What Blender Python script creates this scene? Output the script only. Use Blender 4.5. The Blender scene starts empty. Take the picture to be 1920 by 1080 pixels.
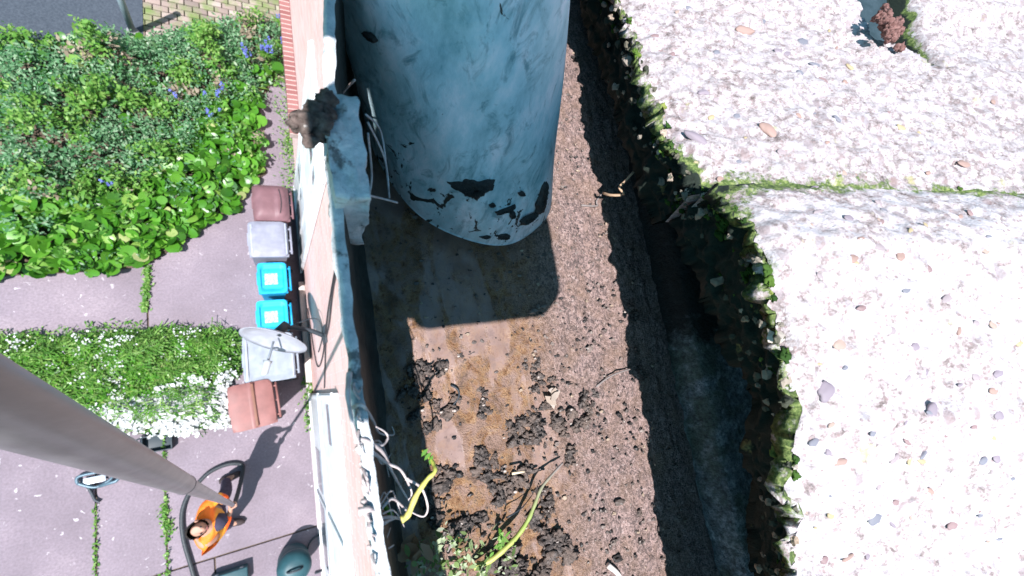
import bpy, bmesh, math, random
import numpy as np
from mathutils import Vector, Matrix
C = bpy.context.scene
COL = C.collection
R = math.radians

# ------------------------------------------------------------------ camera
# looking steeply down over the gutter of a two-storey house; X runs to the roof, Y along the wall
H = 7.6                                     # camera height above the yard
FPX = 800.0
def _cv(px, py): return np.array([(px-960)/FPX, -(py-540)/FPX, -1.0])
_N = _cv(510, 740); _N /= np.linalg.norm(_N)
_Y = _cv(160, -4450); _Y = _Y - _N*(_Y@_N); _Y /= np.linalg.norm(_Y)
_Z = -_N; _X = np.cross(_Y, _Z)
M = np.array([_X, _Y, _Z])                  # camera axes -> world axes
cam = bpy.data.cameras.new('camera'); camo = bpy.data.objects.new('camera', cam)
COL.objects.link(camo); C.camera = camo
mm = Matrix([list(M[0])+[0], list(M[1])+[0], list(M[2])+[H], [0, 0, 0, 1]])
camo.matrix_world = mm
cam.sensor_width = 36; cam.lens = 36*FPX/1920
cam.clip_start = 0.004; cam.clip_end = 3000
cam.dof.use_dof = True; cam.dof.focus_distance = 0.19; cam.dof.aperture_fstop = 26

def at(px, py, z):                          # the point of the place seen there, at world height z
    w = M@_cv(px, py); t = (z-H)/w[2]
    return Vector((t*w[0], t*w[1], z))

# ------------------------------------------------------------------ light
SUN = Vector((.42, .38, -1.0)).normalized()
w = bpy.data.worlds.new('World'); C.world = w; w.use_nodes = True
nt = w.node_tree; bg = nt.nodes['Background']
sky = nt.nodes.new('ShaderNodeTexSky'); sky.sky_type = 'NISHITA'; sky.sun_disc = False
sky.sun_elevation = math.asin(-SUN.z); sky.sun_rotation = math.atan2(-SUN.x, -SUN.y)
tint = nt.nodes.new('ShaderNodeMix'); tint.data_type = 'RGBA'; tint.blend_type = 'MULTIPLY'; tint.inputs[0].default_value = 1
tint.inputs[7].default_value = (.56, 1.0, .98, 1)          # the photograph's cool white balance
nt.links.new(sky.outputs[0], tint.inputs[6]); nt.links.new(tint.outputs[2], bg.inputs[0]); bg.inputs[1].default_value = 0.088; sky.ozone_density = 4; sky.air_density = 1.3
C.cycles.diffuse_bounces = 1
sl = bpy.data.lights.new('sun', 'SUN'); sl.energy = 5.0; sl.angle = R(.5); sl.color = (1, .962, .975)
so = bpy.data.objects.new('sun', sl); COL.objects.link(so)
so.rotation_euler = SUN.to_track_quat('-Z', 'Y').to_euler(); so.location = (-5, -5, 20)
C.view_settings.view_transform = 'Standard'; C.view_settings.look = 'None'
C.view_settings.gamma = 1; C.view_settings.exposure = 0.9

# ------------------------------------------------------------------ numpy noise
def _h(i, j, k, s):
    n = (i*374761393 + j*668265263 + k*2147483647 + s*144665) & 0xffffffff
    n = ((n ^ (n >> 13))*1274126177) & 0xffffffff
    n = ((n ^ (n >> 15))*2246822519) & 0xffffffff
    return ((n ^ (n >> 16)) & 0xffff)/65535.0
def vn(p, sc, s=0):
    q = np.asarray(p, float)*sc; b = np.floor(q).astype(np.int64); f = q-b; f = f*f*(3-2*f)
    r = 0
    for dx in (0, 1):
        for dy in (0, 1):
            for dz in (0, 1):
                r = r + _h(b[..., 0]+dx, b[..., 1]+dy, b[..., 2]+dz, s) * \
                    (f[..., 0] if dx else 1-f[..., 0])*(f[..., 1] if dy else 1-f[..., 1])*(f[..., 2] if dz else 1-f[..., 2])
    return r-.5
def fbm(p, sc, o=4, s=0, g=.5):
    r = 0; a = 1.
    for i in range(o): r = r + a*vn(p, sc, s+i*7); a *= g; sc *= 2.03
    return r

# ------------------------------------------------------------------ materials
class NT:
    def __init__(s, name, rough=.8, spec=.3):
        s.m = bpy.data.materials.new(name); s.m.use_nodes = True; s.t = s.m.node_tree
        s.b = s.t.nodes['Principled BSDF']; s.b.inputs['Roughness'].default_value = rough
        s.b.inputs['Specular IOR Level'].default_value = spec
        s.tc = s.t.nodes.new('ShaderNodeTexCoord').outputs['Object']
    def n(s, typ, **k):
        x = s.t.nodes.new(typ)
        for a, v in k.items(): setattr(x, a, v)
        return x
    def l(s, a, b): s.t.links.new(a, b)
    def noise(s, sc, det=6, rough=.6, co=None, dist=0, stretch=None):
        x = s.n('ShaderNodeTexNoise'); x.inputs['Scale'].default_value = sc; x.inputs['Detail'].default_value = det
        x.inputs['Roughness'].default_value = rough; x.inputs['Distortion'].default_value = dist
        co = co or s.tc
        if stretch:
            mp = s.n('ShaderNodeMapping'); mp.inputs['Scale'].default_value = stretch; s.l(co, mp.inputs[0]); co = mp.outputs[0]
        s.l(co, x.inputs['Vector']); return x.outputs['Fac']
    def vor(s, sc, out='Distance', feat='F1', rnd=1, stretch=None):
        x = s.n('ShaderNodeTexVoronoi'); x.feature = feat; x.inputs['Scale'].default_value = sc
        x.inputs['Randomness'].default_value = rnd; co = s.tc
        if stretch:
            mp = s.n('ShaderNodeMapping'); mp.inputs['Scale'].default_value = stretch; s.l(co, mp.inputs[0]); co = mp.outputs[0]
        s.l(co, x.inputs['Vector']); return x.outputs[out]
    def ramp(s, f, stops, interp='LINEAR'):
        x = s.n('ShaderNodeValToRGB'); cr = x.color_ramp; cr.interpolation = interp
        while len(cr.elements) < len(stops): cr.elements.new(.5)
        for e, (p, c) in zip(cr.elements, stops):
            e.position = p; e.color = (c, c, c, 1) if isinstance(c, (int, float)) else (*c, 1)
        s.l(f, x.inputs[0]); return x.outputs[0]
    def mix(s, f, a, b, mode='MIX'):
        x = s.n('ShaderNodeMix', data_type='RGBA', blend_type=mode)
        for i, v in ((0, f), (6, a), (7, b)):
            if isinstance(v, (int, float)): x.inputs[i].default_value = v if i == 0 else (v, v, v, 1)
            elif isinstance(v, tuple): x.inputs[i].default_value = (*v, 1)
            else: s.l(v, x.inputs[i])
        return x.outputs[2]
    def math(s, op, a, b=0):
        x = s.n('ShaderNodeMath', operation=op)
        for i, v in ((0, a), (1, b)):
            if isinstance(v, (int, float)): x.inputs[i].default_value = v
            else: s.l(v, x.inputs[i])
        return x.outputs[0]
    def attr(s, name):
        x = s.n('ShaderNodeAttribute'); x.attribute_name = name; return x
    def color(s, c):
        if isinstance(c, tuple): s.b.inputs['Base Color'].default_value = (*c, 1)
        else: s.l(c, s.b.inputs['Base Color'])
        return s
    def rough(s, f): s.l(f, s.b.inputs['Roughness']); return s
    def bump(s, f, dist=.001, st=1):
        x = s.n('ShaderNodeBump'); x.inputs['Strength'].default_value = st; x.inputs['Distance'].default_value = dist
        s.l(f, x.inputs['Height']); s.l(x.outputs[0], s.b.inputs['Normal']); return s

def noisy(name, c1, c2, sc, rough=.8, bump=.001, spec=.3, det=6, stretch=None):
    t = NT(name, rough, spec); f = t.noise(sc, det, .65, stretch=stretch)
    t.color(t.ramp(f, [(.32, c1), (.68, c2)])); t.bump(f, bump); return t.m
def plain(name, c, rough=.5, spec=.4, metal=0):
    t = NT(name, rough, spec); f = t.noise(9, 5); t.b.inputs['Metallic'].default_value = metal
    t.color(t.mix(t.ramp(f, [(.3, 0.), (.7, 1.)]), tuple(x*.82 for x in c), tuple(min(1, x*1.12) for x in c)))
    t.rough(t.math('ADD', t.math('MULTIPLY', f, .25), rough-.1)); return t.m
def leafmat(name, ramp, rough=.45, spec=.35, trans=.35):
    t = NT(name, rough, spec); a = t.attr('rnd').outputs['Fac']
    c = t.ramp(a, ramp); f = t.noise(25, 3); c = t.mix(t.math('MULTIPLY', f, .35), c, (.02, .05, .01)); t.color(c)
    tr = t.n('ShaderNodeBsdfTranslucent'); t.l(c, tr.inputs[0]); mx = t.n('ShaderNodeMixShader'); mx.inputs[0].default_value = trans
    t.l(t.b.outputs[0], mx.inputs[1]); t.l(tr.outputs[0], mx.inputs[2])
    t.l(mx.outputs[0], t.t.nodes['Material Output'].inputs[0]); return t.m

# ------------------------------------------------------------------ mesh helpers
class MB:
    def __init__(s): s.v = []; s.f = []; s.a = []
    def add(s, vs, fs, a=0.5):
        o = len(s.v); s.v += [tuple(v) for v in vs]; s.f += [tuple(i+o for i in f) for f in fs]; s.a += [a]*len(fs)
    def box(s, x0, x1, y0, y1, z0, z1, tf=None, b=0):
        if b:
            bm = bmesh.new(); bmesh.ops.create_cube(bm, size=1)
            for v in bm.verts: v.co = Vector(((x0+x1)/2+v.co.x*(x1-x0), (y0+y1)/2+v.co.y*(y1-y0), (z0+z1)/2+v.co.z*(z1-z0)))
            bmesh.ops.bevel(bm, geom=bm.edges, offset=b, segments=3, affect='EDGES', profile=.5)
            bm.verts.index_update(); vs = [v.co.copy() for v in bm.verts]; fs = [[v.index for v in f.verts] for f in bm.faces]; bm.free()
        else:
            vs = [Vector((x, y, z)) for z in (z0, z1) for y in (y0, y1) for x in (x0, x1)]
            fs = [(0, 2, 3, 1), (4, 5, 7, 6), (0, 1, 5, 4), (2, 6, 7, 3), (0, 4, 6, 2), (1, 3, 7, 5)]
        if tf: vs = [tf@v for v in vs]
        s.add(vs, fs)
    def tube(s, pts, r, n=8, cap=True, a=.5):
        pts = [Vector(p) for p in pts]; rs = r if isinstance(r, (list, tuple)) else [r]*len(pts)
        vs = []; fs = []; up = Vector((.3, .2, 1)).normalized()
        for i, p in enumerate(pts):
            d = (pts[min(i+1, len(pts)-1)]-pts[max(i-1, 0)])
            d = d.normalized() if d.length > 0 else Vector((0, 0, 1))
            u = d.cross(up)
            if u.length < .05: u = d.cross(Vector((1, 0, 0)))
            u.normalize(); v = d.cross(u)
            for k in range(n):
                t = 2*math.pi*k/n; vs.append(p+(u*math.cos(t)+v*math.sin(t))*rs[i])
        for i in range(len(pts)-1):
            for k in range(n):
                fs.append((i*n+k, i*n+(k+1) % n, (i+1)*n+(k+1) % n, (i+1)*n+k))
        if cap: fs.append(tuple(range(n))[::-1]); fs.append(tuple((len(pts)-1)*n+k for k in range(n)))
        s.add(vs, fs, a)
def roots(o):
    v = Vector((0, 0, 0))
    while o: v = v+o.location; o = o.parent
    return v
def build(name, mb, mat, parent=None, smooth=True, loc=None, attr=None):
    off = roots(parent) if parent else Vector(loc or (0, 0, 0))
    me = bpy.data.meshes.new(name)
    v = np.array(mb.v, float) - np.array(off)
    me.from_pydata(v.tolist(), [], mb.f)
    if mb.a:
        at_ = me.attributes.new('rnd', 'FLOAT', 'FACE'); at_.data.foreach_set('value', np.array(mb.a, np.float32))
    if attr is not None:
        at_ = me.attributes.new('moss', 'FLOAT', 'POINT'); at_.data.foreach_set('value', np.asarray(attr, np.float32))
    if smooth: me.polygons.foreach_set('use_smooth', [True]*len(me.polygons))
    me.materials.append(mat); me.update()
    o = bpy.data.objects.new(name, me); COL.objects.link(o)
    if parent: o.parent = parent
    else: o.location = off
    return o
def thing(name, label, cat, loc, group=None):
    o = bpy.data.objects.new(name, None); COL.objects.link(o); o.location = loc; o.empty_display_size = .05
    return tag(o, label, cat, group)
def tag(o, label, cat, group=None, kind=None):
    o['label'] = label; o['category'] = cat
    if group: o['group'] = group
    if kind: o['kind'] = kind
    return o
def struct(o, label=None):
    o['kind'] = 'structure'; return o
def edge_split(o, ang=35):
    me = o.data
    bm = bmesh.new(); bm.from_mesh(me)
    for e in bm.edges:
        if len(e.link_faces) == 2 and e.calc_face_angle(0) > R(ang): e.smooth = False
    bm.to_mesh(me); bm.free(); return o
def curve(pts, n=6):                        # smooth path through points
    p = [Vector(q) for q in pts]; out = []
    for i in range(len(p)-1):
        a = p[max(i-1, 0)]; b = p[i]; c = p[i+1]; d = p[min(i+2, len(p)-1)]
        for k in range(n):
            t = k/n
            out.append(.5*((2*b)+(c-a)*t+(2*a-5*b+4*c-d)*t*t+(3*b-a-3*c+d)*t**3))
    out.append(p[-1]); return out
def grid(nu, nv):
    return [(i*nv+j, (i+1)*nv+j, (i+1)*nv+j+1, i*nv+j+1) for i in range(nu-1) for j in range(nv-1)]
def lump(mb, c, size, seed, sub=3, amp=.45, flat=1, a=.5):
    bm = bmesh.new(); bmesh.ops.create_icosphere(bm, subdivisions=sub, radius=1)
    co = np.array([v.co for v in bm.verts])
    d = 1+amp*2*fbm(co+seed*3.7, 1.3, 2, seed)+amp*1.1*fbm(co+seed, 4.5, 3, seed+3)
    co = co*d[:, None]*np.array(size); co[:, 2] *= flat
    fs = [[v.index for v in f.verts] for f in bm.faces]; bm.free()
    mb.add(co+np.array(c), fs, a)
rnd = random.Random(7); rng = np.random.default_rng(5)

# =================================================================== YARD
concrete = NT('yard_concrete', .9, .2)
f1 = concrete.noise(1.1, 7, .6); f2 = concrete.noise(38, 6, .7); f3 = concrete.vor(9)
c = concrete.ramp(f1, [(.3, (.19, .155, .18)), (.52, (.245, .2, .232)), (.72, (.31, .255, .285))])
c = concrete.mix(concrete.ramp(f2, [(.35, .55), (.62, 0.)]), c, (.13, .11, .12))
sp = concrete.ramp(concrete.noise(13, 3, .5, dist=.6), [(.665, 0.), (.71, 1.)])
c = concrete.mix(concrete.math('MULTIPLY', sp, concrete.ramp(concrete.noise(.9, 2), [(.42, 0.), (.55, .8)])), c, (.62, .58, .6))
concrete.color(c).bump(f2, .004)
soil = noisy('soil', (.06, .045, .03), (.14, .1, .075), 14, .95, .02)
g = MB(); n = 2; S = 400
g.add([(-S, -S, -.05), (S, -S, -.05), (S, S, -.05), (-S, S, -.05)], [(0, 1, 2, 3)])
struct(build('ground', g, noisy('ground_turf', (.05, .08, .02), (.12, .14, .05), 6, .95, .01), smooth=False))
# concrete slabs with open joints, soil in the joints
jx1 = at(276, 550, 0).x; jx2 = at(312, 985, 0).x; jy = at(330, 1068, 0).y; jx3 = at(180, 1000, 0).x
pv = MB()
def slab(x0, x1, y0, y1): pv.box(x0+.01, x1-.01, y0+.01, y1-.01, -.06, 0, b=.006)
slab(jx1, .6, 1.0, 5.4); slab(-2.9, jx1, 1.0, 5.4); slab(-5, -2.9, 1.0, 5.4)
slab(jx2, .6, jy, 1.0); slab(jx3, jx2, jy, 1.0); slab(-3.4, jx3, jy, 1.0); slab(-5, -3.4, jy, 1.0)
slab(jx2+.5, .6, jy-2, jy); slab(jx3+.4, jx2+.5, jy-2, jy); slab(-5, jx3+.4, jy-2, jy)
struct(edge_split(build('path', pv, concrete.m)))
jb = MB(); jb.box(-5, .6, -6, 5.5, -.049, -.022); struct(build('joint_soil', jb, soil, smooth=False))
# mossy block paving at the far end
bk = NT('paving_block', .9, .2); a = bk.attr('rnd').outputs['Fac']
c = bk.ramp(a, [(0, (.2, .16, .14)), (.5, (.3, .23, .2)), (1, (.38, .32, .28))])
c = bk.mix(bk.ramp(bk.noise(2.2, 5), [(.45, 0.), (.6, .85)]), c, (.13, .2, .05)); bk.color(c).bump(bk.noise(60), .003)
pb = MB()
y = 5.45; r = 0
while y < 9.5:
    x = -5 + (.11 if r % 2 else 0)
    while x < 1.6:
        dz = rnd.uniform(-.004, .004); o = len(pb.a)
        pb.box(x+.006, x+.2, y+.006, y+.1, -.04, dz, b=.008); a = rnd.random()
        for k in range(o, len(pb.a)): pb.a[k] = a
        x += .206
    y += .106; r += 1
struct(build('pavement', pb, bk.m, smooth=True))
# dark tarmac beyond the bed corner
rd = MB(); rx = at(268, 30, 0).x
rd.box(-6, rx, 4.9, 9.5, -.03, .012)
struct(build('road', rd, noisy('tarmac', (.035, .045, .06), (.07, .085, .105), 40, .9, .004), smooth=False))
# planting bed soil
def poly_sheet(pts, z0, z1):
    m = MB(); n = len(pts)
    vs = [(p[0], p[1], z0) for p in pts]+[(p[0], p[1], z1) for p in pts]
    m.add(vs, [tuple(range(n, 2*n))]+[(i, (i+1) % n, n+(i+1) % n, n+i) for i in range(n)]); return m
bedA_px = [(-60, 520), (185, 508), (265, 500), (300, 482), (350, 448), (400, 415), (445, 385), (470, 345), (500, 325), (488, 290),
           (484, 230), (492, 185), (512, 150), (532, 128), (548, 180), (556, 200), (568, 60), (560, 48), (480, 34), (420, 42), (340, 58), (270, 70), (170, 75), (-60, 75)]
bedA = [at(x, y, .03) for x, y in bedA_px]
bedB_px = [(-60, 640), (170, 628), (300, 620), (440, 622), (447, 700), (428, 712), (428, 795), (380, 806), (280, 815), (235, 806), (170, 790), (-60, 760)]
bedB = [at(x, y, .02) for x, y in bedB_px]
struct(build('flower_bed', poly_sheet(bedA, -.02, .03), soil, smooth=False))
struct(build('lower_bed', poly_sheet(bedB, -.02, .02), noisy('pale_gravel_soil', (.2, .19, .15), (.5, .5, .48), 25, .95, .01), smooth=False))
def inside(p, poly):
    x, y = p; r = False; n = len(poly)
    for i in range(n):
        a = poly[i]; b = poly[i-1]
        if (a[1] > y) != (b[1] > y) and x < (b[0]-a[0])*(y-a[1])/(b[1]-a[1])+a[0]: r = not r
    return r
def edge_dist(p, poly):
    P_ = Vector(p[:2]); d = 9
    for i in range(len(poly)):
        a = Vector(poly[i][:2]); b = Vector(poly[i-1][:2]); ab = b-a
        t = max(0, min(1, (P_-a).dot(ab)/max(ab.length_squared, 1e-9))); d = min(d, (P_-a-ab*t).length)
    return d
def leaf(mb, p, size, yaw, tilt, roll, a, kind='oval', cup=.15):
    if kind == 'round': pr = [(0, -.9), (.62, -.75), (.95, -.15), (.85, .45), (.4, .9), (-.4, .9), (-.85, .45), (-.95, -.15), (-.62, -.75)]
    elif kind == 'oval': pr = [(0, -1), (.42, -.3), (.36, .35), (0, 1), (-.36, .35), (-.42, -.3)]
    else: pr = [(-.08, -1), (.08, -1), (.05, 0), (0, 1), (-.05, 0)]
    mt = Matrix.Rotation(yaw, 3, 'Z')@Matrix.Rotation(tilt, 3, 'X')@Matrix.Rotation(roll, 3, 'Y')
    vs = [p+mt@Vector((x*size, y*size, cup*size*(x*x+y*y))) for x, y in pr]
    if kind == 'blade': mb.add(vs, [tuple(range(len(pr)))], a); return
    c = p+mt@Vector((0, 0, 0)); n = len(pr)
    mb.add(vs+[c], [(i, (i+1) % n, n) for i in range(n)], a)

green = leafmat('broad_leaf', [(0, (.03, .13, .012)), (.4, (.08, .28, .02)), (.75, (.16, .42, .04)), (.93, (.32, .52, .1)), (1, (.55, .6, .25))], .35, .5)
fine = leafmat('fine_leaf', [(0, (.03, .12, .04)), (.4, (.1, .27, .11)), (.75, (.25, .44, .24)), (1, (.45, .56, .38))], .5)
yell = leafmat('fresh_leaf', [(0, (.05, .17, .02)), (.5, (.14, .34, .05)), (1, (.34, .52, .14))], .5)
white = leafmat('white_petal', [(0, (.6, .62, .6)), (1, (.9, .9, .92))], .6, .2, .2)
blue = leafmat('blue_petal', [(0, (.12, .14, .5)), (1, (.25, .3, .8))], .6, .2, .3)
dry = leafmat('dry_stalk', [(0, (.16, .12, .08)), (1, (.42, .34, .26))], .8, .2, .1)

# zones in the upper bed: broad leaves along the near border, fine foliage further in
def zone(p):
    # distance from the near border of the bed
    q = [bedA[i] for i in range(0, 10)]
    d = 9
    for i in range(len(q)-1):
        a = Vector(q[i][:2]); b = Vector(q[i+1][:2]); ab = b-a
        t = max(0, min(1, (Vector(p)-a).dot(ab)/ab.length_squared)); d = min(d, (Vector(p)-a-ab*t).length)
    return d
broad = MB(); fin = MB(); fresh = MB(); dryb = MB()
xs = [p.x for p in bedA]; ys = [p.y for p in bedA]
def hnoise(x, y, s=3): return float(fbm(np.array([[x, y, .3]]), 1.7, 3, s)[0])
N_ = 0
while N_ < 1500:
    x = rnd.uniform(-3.6, .5); y = rnd.uniform(1.6, 5.6)
    if not inside((x+rnd.gauss(0, .04), y+rnd.gauss(0, .04)), bedA): continue
    d = zone((x, y)); tight = 1.05+.5*hnoise(x, y, 5)
    if d > tight and rnd.random() > (.06 if y < 4.3 else .12): continue
    N_ += 1
    e = min(edge_dist((x, y), bedA), .5)
    z = .06+e*.35+max(0, .25*hnoise(x, y, 9))+rnd.uniform(0, .12)
    leaf(broad, Vector((x, y, z)), rnd.uniform(.05, .1), rnd.uniform(0, 6.3), rnd.uniform(-.95, .95), rnd.uniform(-.8, .8), min(1, max(0, rnd.gauss(.42, .24))), 'round', rnd.uniform(-.3, .35))
for _ in range(5200):                       # tufts of small leaves
    x = rnd.uniform(-3.7, .72); y = rnd.uniform(1.6, 6.4)
    if not inside((x, y), bedA): continue
    d = zone((x, y))
    if d < .85 and rnd.random() > .13: continue
    k = hnoise(x, y, 21); k2 = hnoise(x*1.9, y*1.9, 33)
    e = min(edge_dist((x, y), bedA), .5)
    z = .05+e*.6+max(0, .7*k+.5*k2)
    tgt = fresh if k2 > .1 else fin
    if hnoise(x*1.3, y*1.3, 44) > .26 and rnd.random() < .5: tgt = dryb
    sz = rnd.uniform(.016, .034) if tgt is fin else rnd.uniform(.02, .045)
    for j in range(12):
        q = Vector((x+rnd.gauss(0, .05), y+rnd.gauss(0, .05), z+rnd.gauss(0, .05)))
        q.z = max(.04, q.z)
        leaf(tgt, q, sz*rnd.uniform(.7, 1.3), rnd.uniform(0, 6.3), rnd.uniform(-.9, .9), rnd.uniform(-.8, .8), min(1, max(0, rnd.gauss(.5, .25))), 'oval', .2)
tag(build('broad_leaf_ground_cover', broad, green), 'glossy bright green round leaves massed along the near border of the upper flower bed', 'plants', kind='stuff')
tag(build('bushy_undergrowth', fin, fine), 'blue green fine leaved undergrowth filling the upper flower bed', 'undergrowth', kind='stuff')
tag(build('fresh_green_weeds', fresh, yell), 'yellow green leafy weeds mixed through the upper flower bed', 'weeds', kind='stuff')
tag(build('dry_seed_heads', dryb, dry), 'brownish dry seed heads scattered among the upper bed foliage', 'dead stalks', kind='stuff')
# bluebells
def bluebell(px, py, lab, k=9):
    p0 = at(px, py, .5); t = thing('bluebell_clump', lab, 'flower', (p0.x, p0.y, .03), 'bluebells flowering in the bed')
    lv = MB(); fl = MB(); st = MB()
    for i in range(k*2):
        a = rnd.uniform(0, 6.3); leaf(lv, Vector((p0.x+.08*math.cos(a), p0.y+.08*math.sin(a), .4)), .12, a-1.57, .5, 0, rnd.random(), 'blade')
    hd_ = 0
    for i in range(k):
        bx = p0.x+rnd.gauss(0, .05); by = p0.y+rnd.gauss(0, .05); h = rnd.uniform(.5, .6)
        st.tube([(p0.x, p0.y, .05), ((bx+p0.x)/2, (by+p0.y)/2, h*.6), (bx, by, h)], .003, 4)
        fl = MB()
        for j in range(7): leaf(fl, Vector((bx+rnd.gauss(0, .008), by+rnd.gauss(0, .008), h-.011*j+.03)), .014, rnd.uniform(0, 6), rnd.uniform(-.7, .7), rnd.uniform(-.7, .7), rnd.random(), 'round', .5)
        build('flower_head', fl, blue, t)
    build('leaves', lv, yell, t); build('stem', st, green, t)
for q in [(500, 92, 'tall bluebell clump near the wall, the densest and brightest of them', 14), (537, 82, 'bluebell clump closest to the house wall', 8),
          (462, 102, 'small bluebell clump left of the densest clump', 6), (526, 32, 'bluebell clump beside the mossy block paving', 7),
          (407, 172, 'faint bluebell clump in the middle of the upper bed', 6), (396, 212, 'pale bluebell clump just above the round leaved border', 7),
          (209, 340, 'lone bluebell clump among broad leaves at the left edge', 4), (325, 178, 'single sparse bluebell clump in the blue green undergrowth', 3)]:
    bluebell(q[0], q[1], q[2], q[3])
# lower bed: tangled grass and white flowering weeds
gr = MB(); wf = MB(); gl = MB()
cnt = 0
while cnt < 9000:
    x = rnd.uniform(-3.6, -.2); y = rnd.uniform(-.6, 1.25)
    if not inside((x+rnd.gauss(0, .035), y+rnd.gauss(0, .035)), bedB): continue
    cnt += 1
    k = hnoise(x*1.2, y*1.2, 61); yy = y
    bare = (yy < .28+.25*k)
    if bare and rnd.random() > .17: continue
    z = .04+max(0, .16+.35*k)+rnd.uniform(0, .05)
    e = edge_dist((x, y), bedB); z = min(z, .05+e*.9)
    a = min(1, max(0, rnd.gauss(.5, .25)))
    if rnd.random() < .5+k:
        leaf(gr, Vector((x, y, z)), rnd.uniform(.05, .1), rnd.gauss(1.2, .6), rnd.uniform(-.5, .8), rnd.uniform(-.5, .5), a, 'blade')
        leaf(gr, Vector((x+.02, y+.015, z)), rnd.uniform(.05, .1), rnd.gauss(1.2, .9), rnd.uniform(-.5, .8), rnd.uniform(-.5, .5), a, 'blade')
    else:
        for j in range(3):
            leaf(gl, Vector((x+rnd.gauss(0, .02), y+rnd.gauss(0, .02), z+rnd.uniform(-.02, .02))), rnd.uniform(.012, .028), rnd.uniform(0, 6.3), rnd.uniform(-.8, .8), rnd.uniform(-.8, .8), a, 'oval', .2)
cnt = 0
while cnt < 8500:
    x = rnd.uniform(-3.6, -.2); y = rnd.uniform(-.6, 1.25)
    if not inside((x+rnd.gauss(0, .035), y+rnd.gauss(0, .035)), bedB): continue
    cnt += 1; k = hnoise(x*1.2, y*1.2, 61); k3 = hnoise(x*2, y*2, 71)
    pr = min(1, .75+1.5*k3) if y < .3+.5*k else (.01+1.1*max(0, k3-.03) if x < -1.5 or x > -1.1 else .01)
    if rnd.random() > pr: continue
    z = .06+max(0, .16+.35*k)*(.4 if y < .28+.25*k else 1)+rnd.uniform(.0, .06)
    for j in range(2):
        leaf(wf, Vector((x+rnd.gauss(0, .02), y+rnd.gauss(0, .02), z)), rnd.uniform(.004, .014 if y > .3+.5*k else .03), rnd.uniform(0, 6.3), rnd.uniform(-.6, .6), rnd.uniform(-.6, .6), rnd.random(), 'round', .2)
tag(build('grass', gr, yell), 'tangled long grass in the lower bed beside the bins', 'grass', kind='stuff')
tag(build('low_leafy_weeds', gl, green), 'small leaved green weeds covering the lower bed', 'weeds', kind='stuff')
tag(build('white_flowering_weeds', wf, white), 'mass of tiny white flowers over the lower bed, thickest by the patio', 'flowers', kind='stuff')
# weeds in the joints
jw = MB()
def joint(a, b, n, w_=.02, h=.05):
    for i in range(n):
        t = rnd.random(); x = a[0]+(b[0]-a[0])*t+rnd.gauss(0, w_); y = a[1]+(b[1]-a[1])*t+rnd.gauss(0, w_)
        leaf(jw, Vector((x, y, rnd.uniform(.005, h))), rnd.uniform(.01, .03), rnd.uniform(0, 6.3), rnd.uniform(-.8, .8), rnd.uniform(-.6, .6), rnd.random(), 'oval', .2)
joint(at(278, 500, 0), at(272, 585, 0), 420, .022)
joint((jx2, -2.8), (jx2, -.2), 330, .012); joint(at(306, 950, 0), at(318, 1000, 0), 160, .03)
joint((jx3, -2.8), (jx3, -1.0), 160, .012); joint((-3, jy), (jx2, jy), 60, .01)
joint((.5, -.6), (.52, .2), 420, .05, .06); joint((-3.5, 1.25), (-1.5, 1.25), 120, .03)
joint((.53, 3.2), (.56, 6.0), 900, .11, .16); joint(at(540, 290, 0), at(545, 250, 0), 120, .05, .08)
tag(build('joint_weeds', jw, yell), 'thin lines of weeds growing in the concrete slab joints and along the wall foot', 'weeds', kind='stuff')
# pale mortar fillet where the wall meets the slabs
m = MB(); m.box(.47, .555, -6, .75, .002, .012, b=.003); m2 = build('wall_fillet', m, noisy('pale_mortar', (.35, .3, .31), (.55, .5, .5), 30, .9, .003)); struct(m2)
# post in the far corner
p0 = at(250, 62, 0)
t = thing('metal_post', 'pale grey metal post standing in the far corner by the dark tarmac', 'post', (p0.x, p0.y, 0))
m = MB(); m.tube([(p0.x, p0.y, 0), (p0.x, p0.y, 1.3)], .045, 16); build('shaft', m, plain('galvanised_post', (.3, .38, .42), .4, .5, .3), t)
m = MB(); m.tube([(p0.x, p0.y, 0), (p0.x, p0.y, .06)], [.09, .07], 16); build('collar', m, plain('post_collar', (.25, .25, .26), .6), t)
m = MB(); m.tube([(p0.x, p0.y, 1.3), (p0.x, p0.y, 1.33), (p0.x, p0.y, 1.345)], [.05, .05, .02], 16); build('cap', m, plain('post_cap', (.12, .15, .17), .5), t)

# =================================================================== HOUSE
WX = .56
house_loc = (WX, 0, 0)
house = thing('house', 'pink brick house whose wall drops away below the gutter', 'house', house_loc)
br = NT('wall_brick', .85, .2)
bt = br.n('ShaderNodeTexBrick'); mp = br.n('ShaderNodeMapping'); mp.inputs['Rotation'].default_value = (0, 0, 0)
sx = br.n('ShaderNodeSeparateXYZ'); br.l(br.tc, sx.inputs[0]); cx = br.n('ShaderNodeCombineXYZ'); br.l(sx.outputs[1], cx.inputs[0]); br.l(sx.outputs[2], cx.inputs[1])
br.l(cx.outputs[0], bt.inputs['Vector']); bt.inputs['Scale'].default_value = 1; bt.inputs['Brick Width'].default_value = .225; bt.inputs['Row Height'].default_value = .075
bt.inputs['Mortar Size'].default_value = .006; bt.inputs['Color1'].default_value = (.74, .43, .4, 1); bt.inputs['Color2'].default_value = (.82, .58, .56, 1); bt.inputs['Mortar'].default_value = (.82, .7, .7, 1)
f = br.noise(3, 6); c = br.mix(br.ramp(f, [(.35, .0), (.7, .5)]), bt.outputs['Color'], (.8, .58, .5)); br.color(c).bump(bt.outputs['Fac'], -.004)
m = MB(); m.box(WX, WX+.25, -6, 9, -.04, H-.42); build('brick_wall', m, br.m, house, smooth=False)
soffm = plain('soffit_paint', (.55, .52, .5), .6)
m = MB(); m.box(.07, WX, -6, 9, H-.3, H-.28); build('soffit', m, soffm, house, smooth=False)
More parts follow.
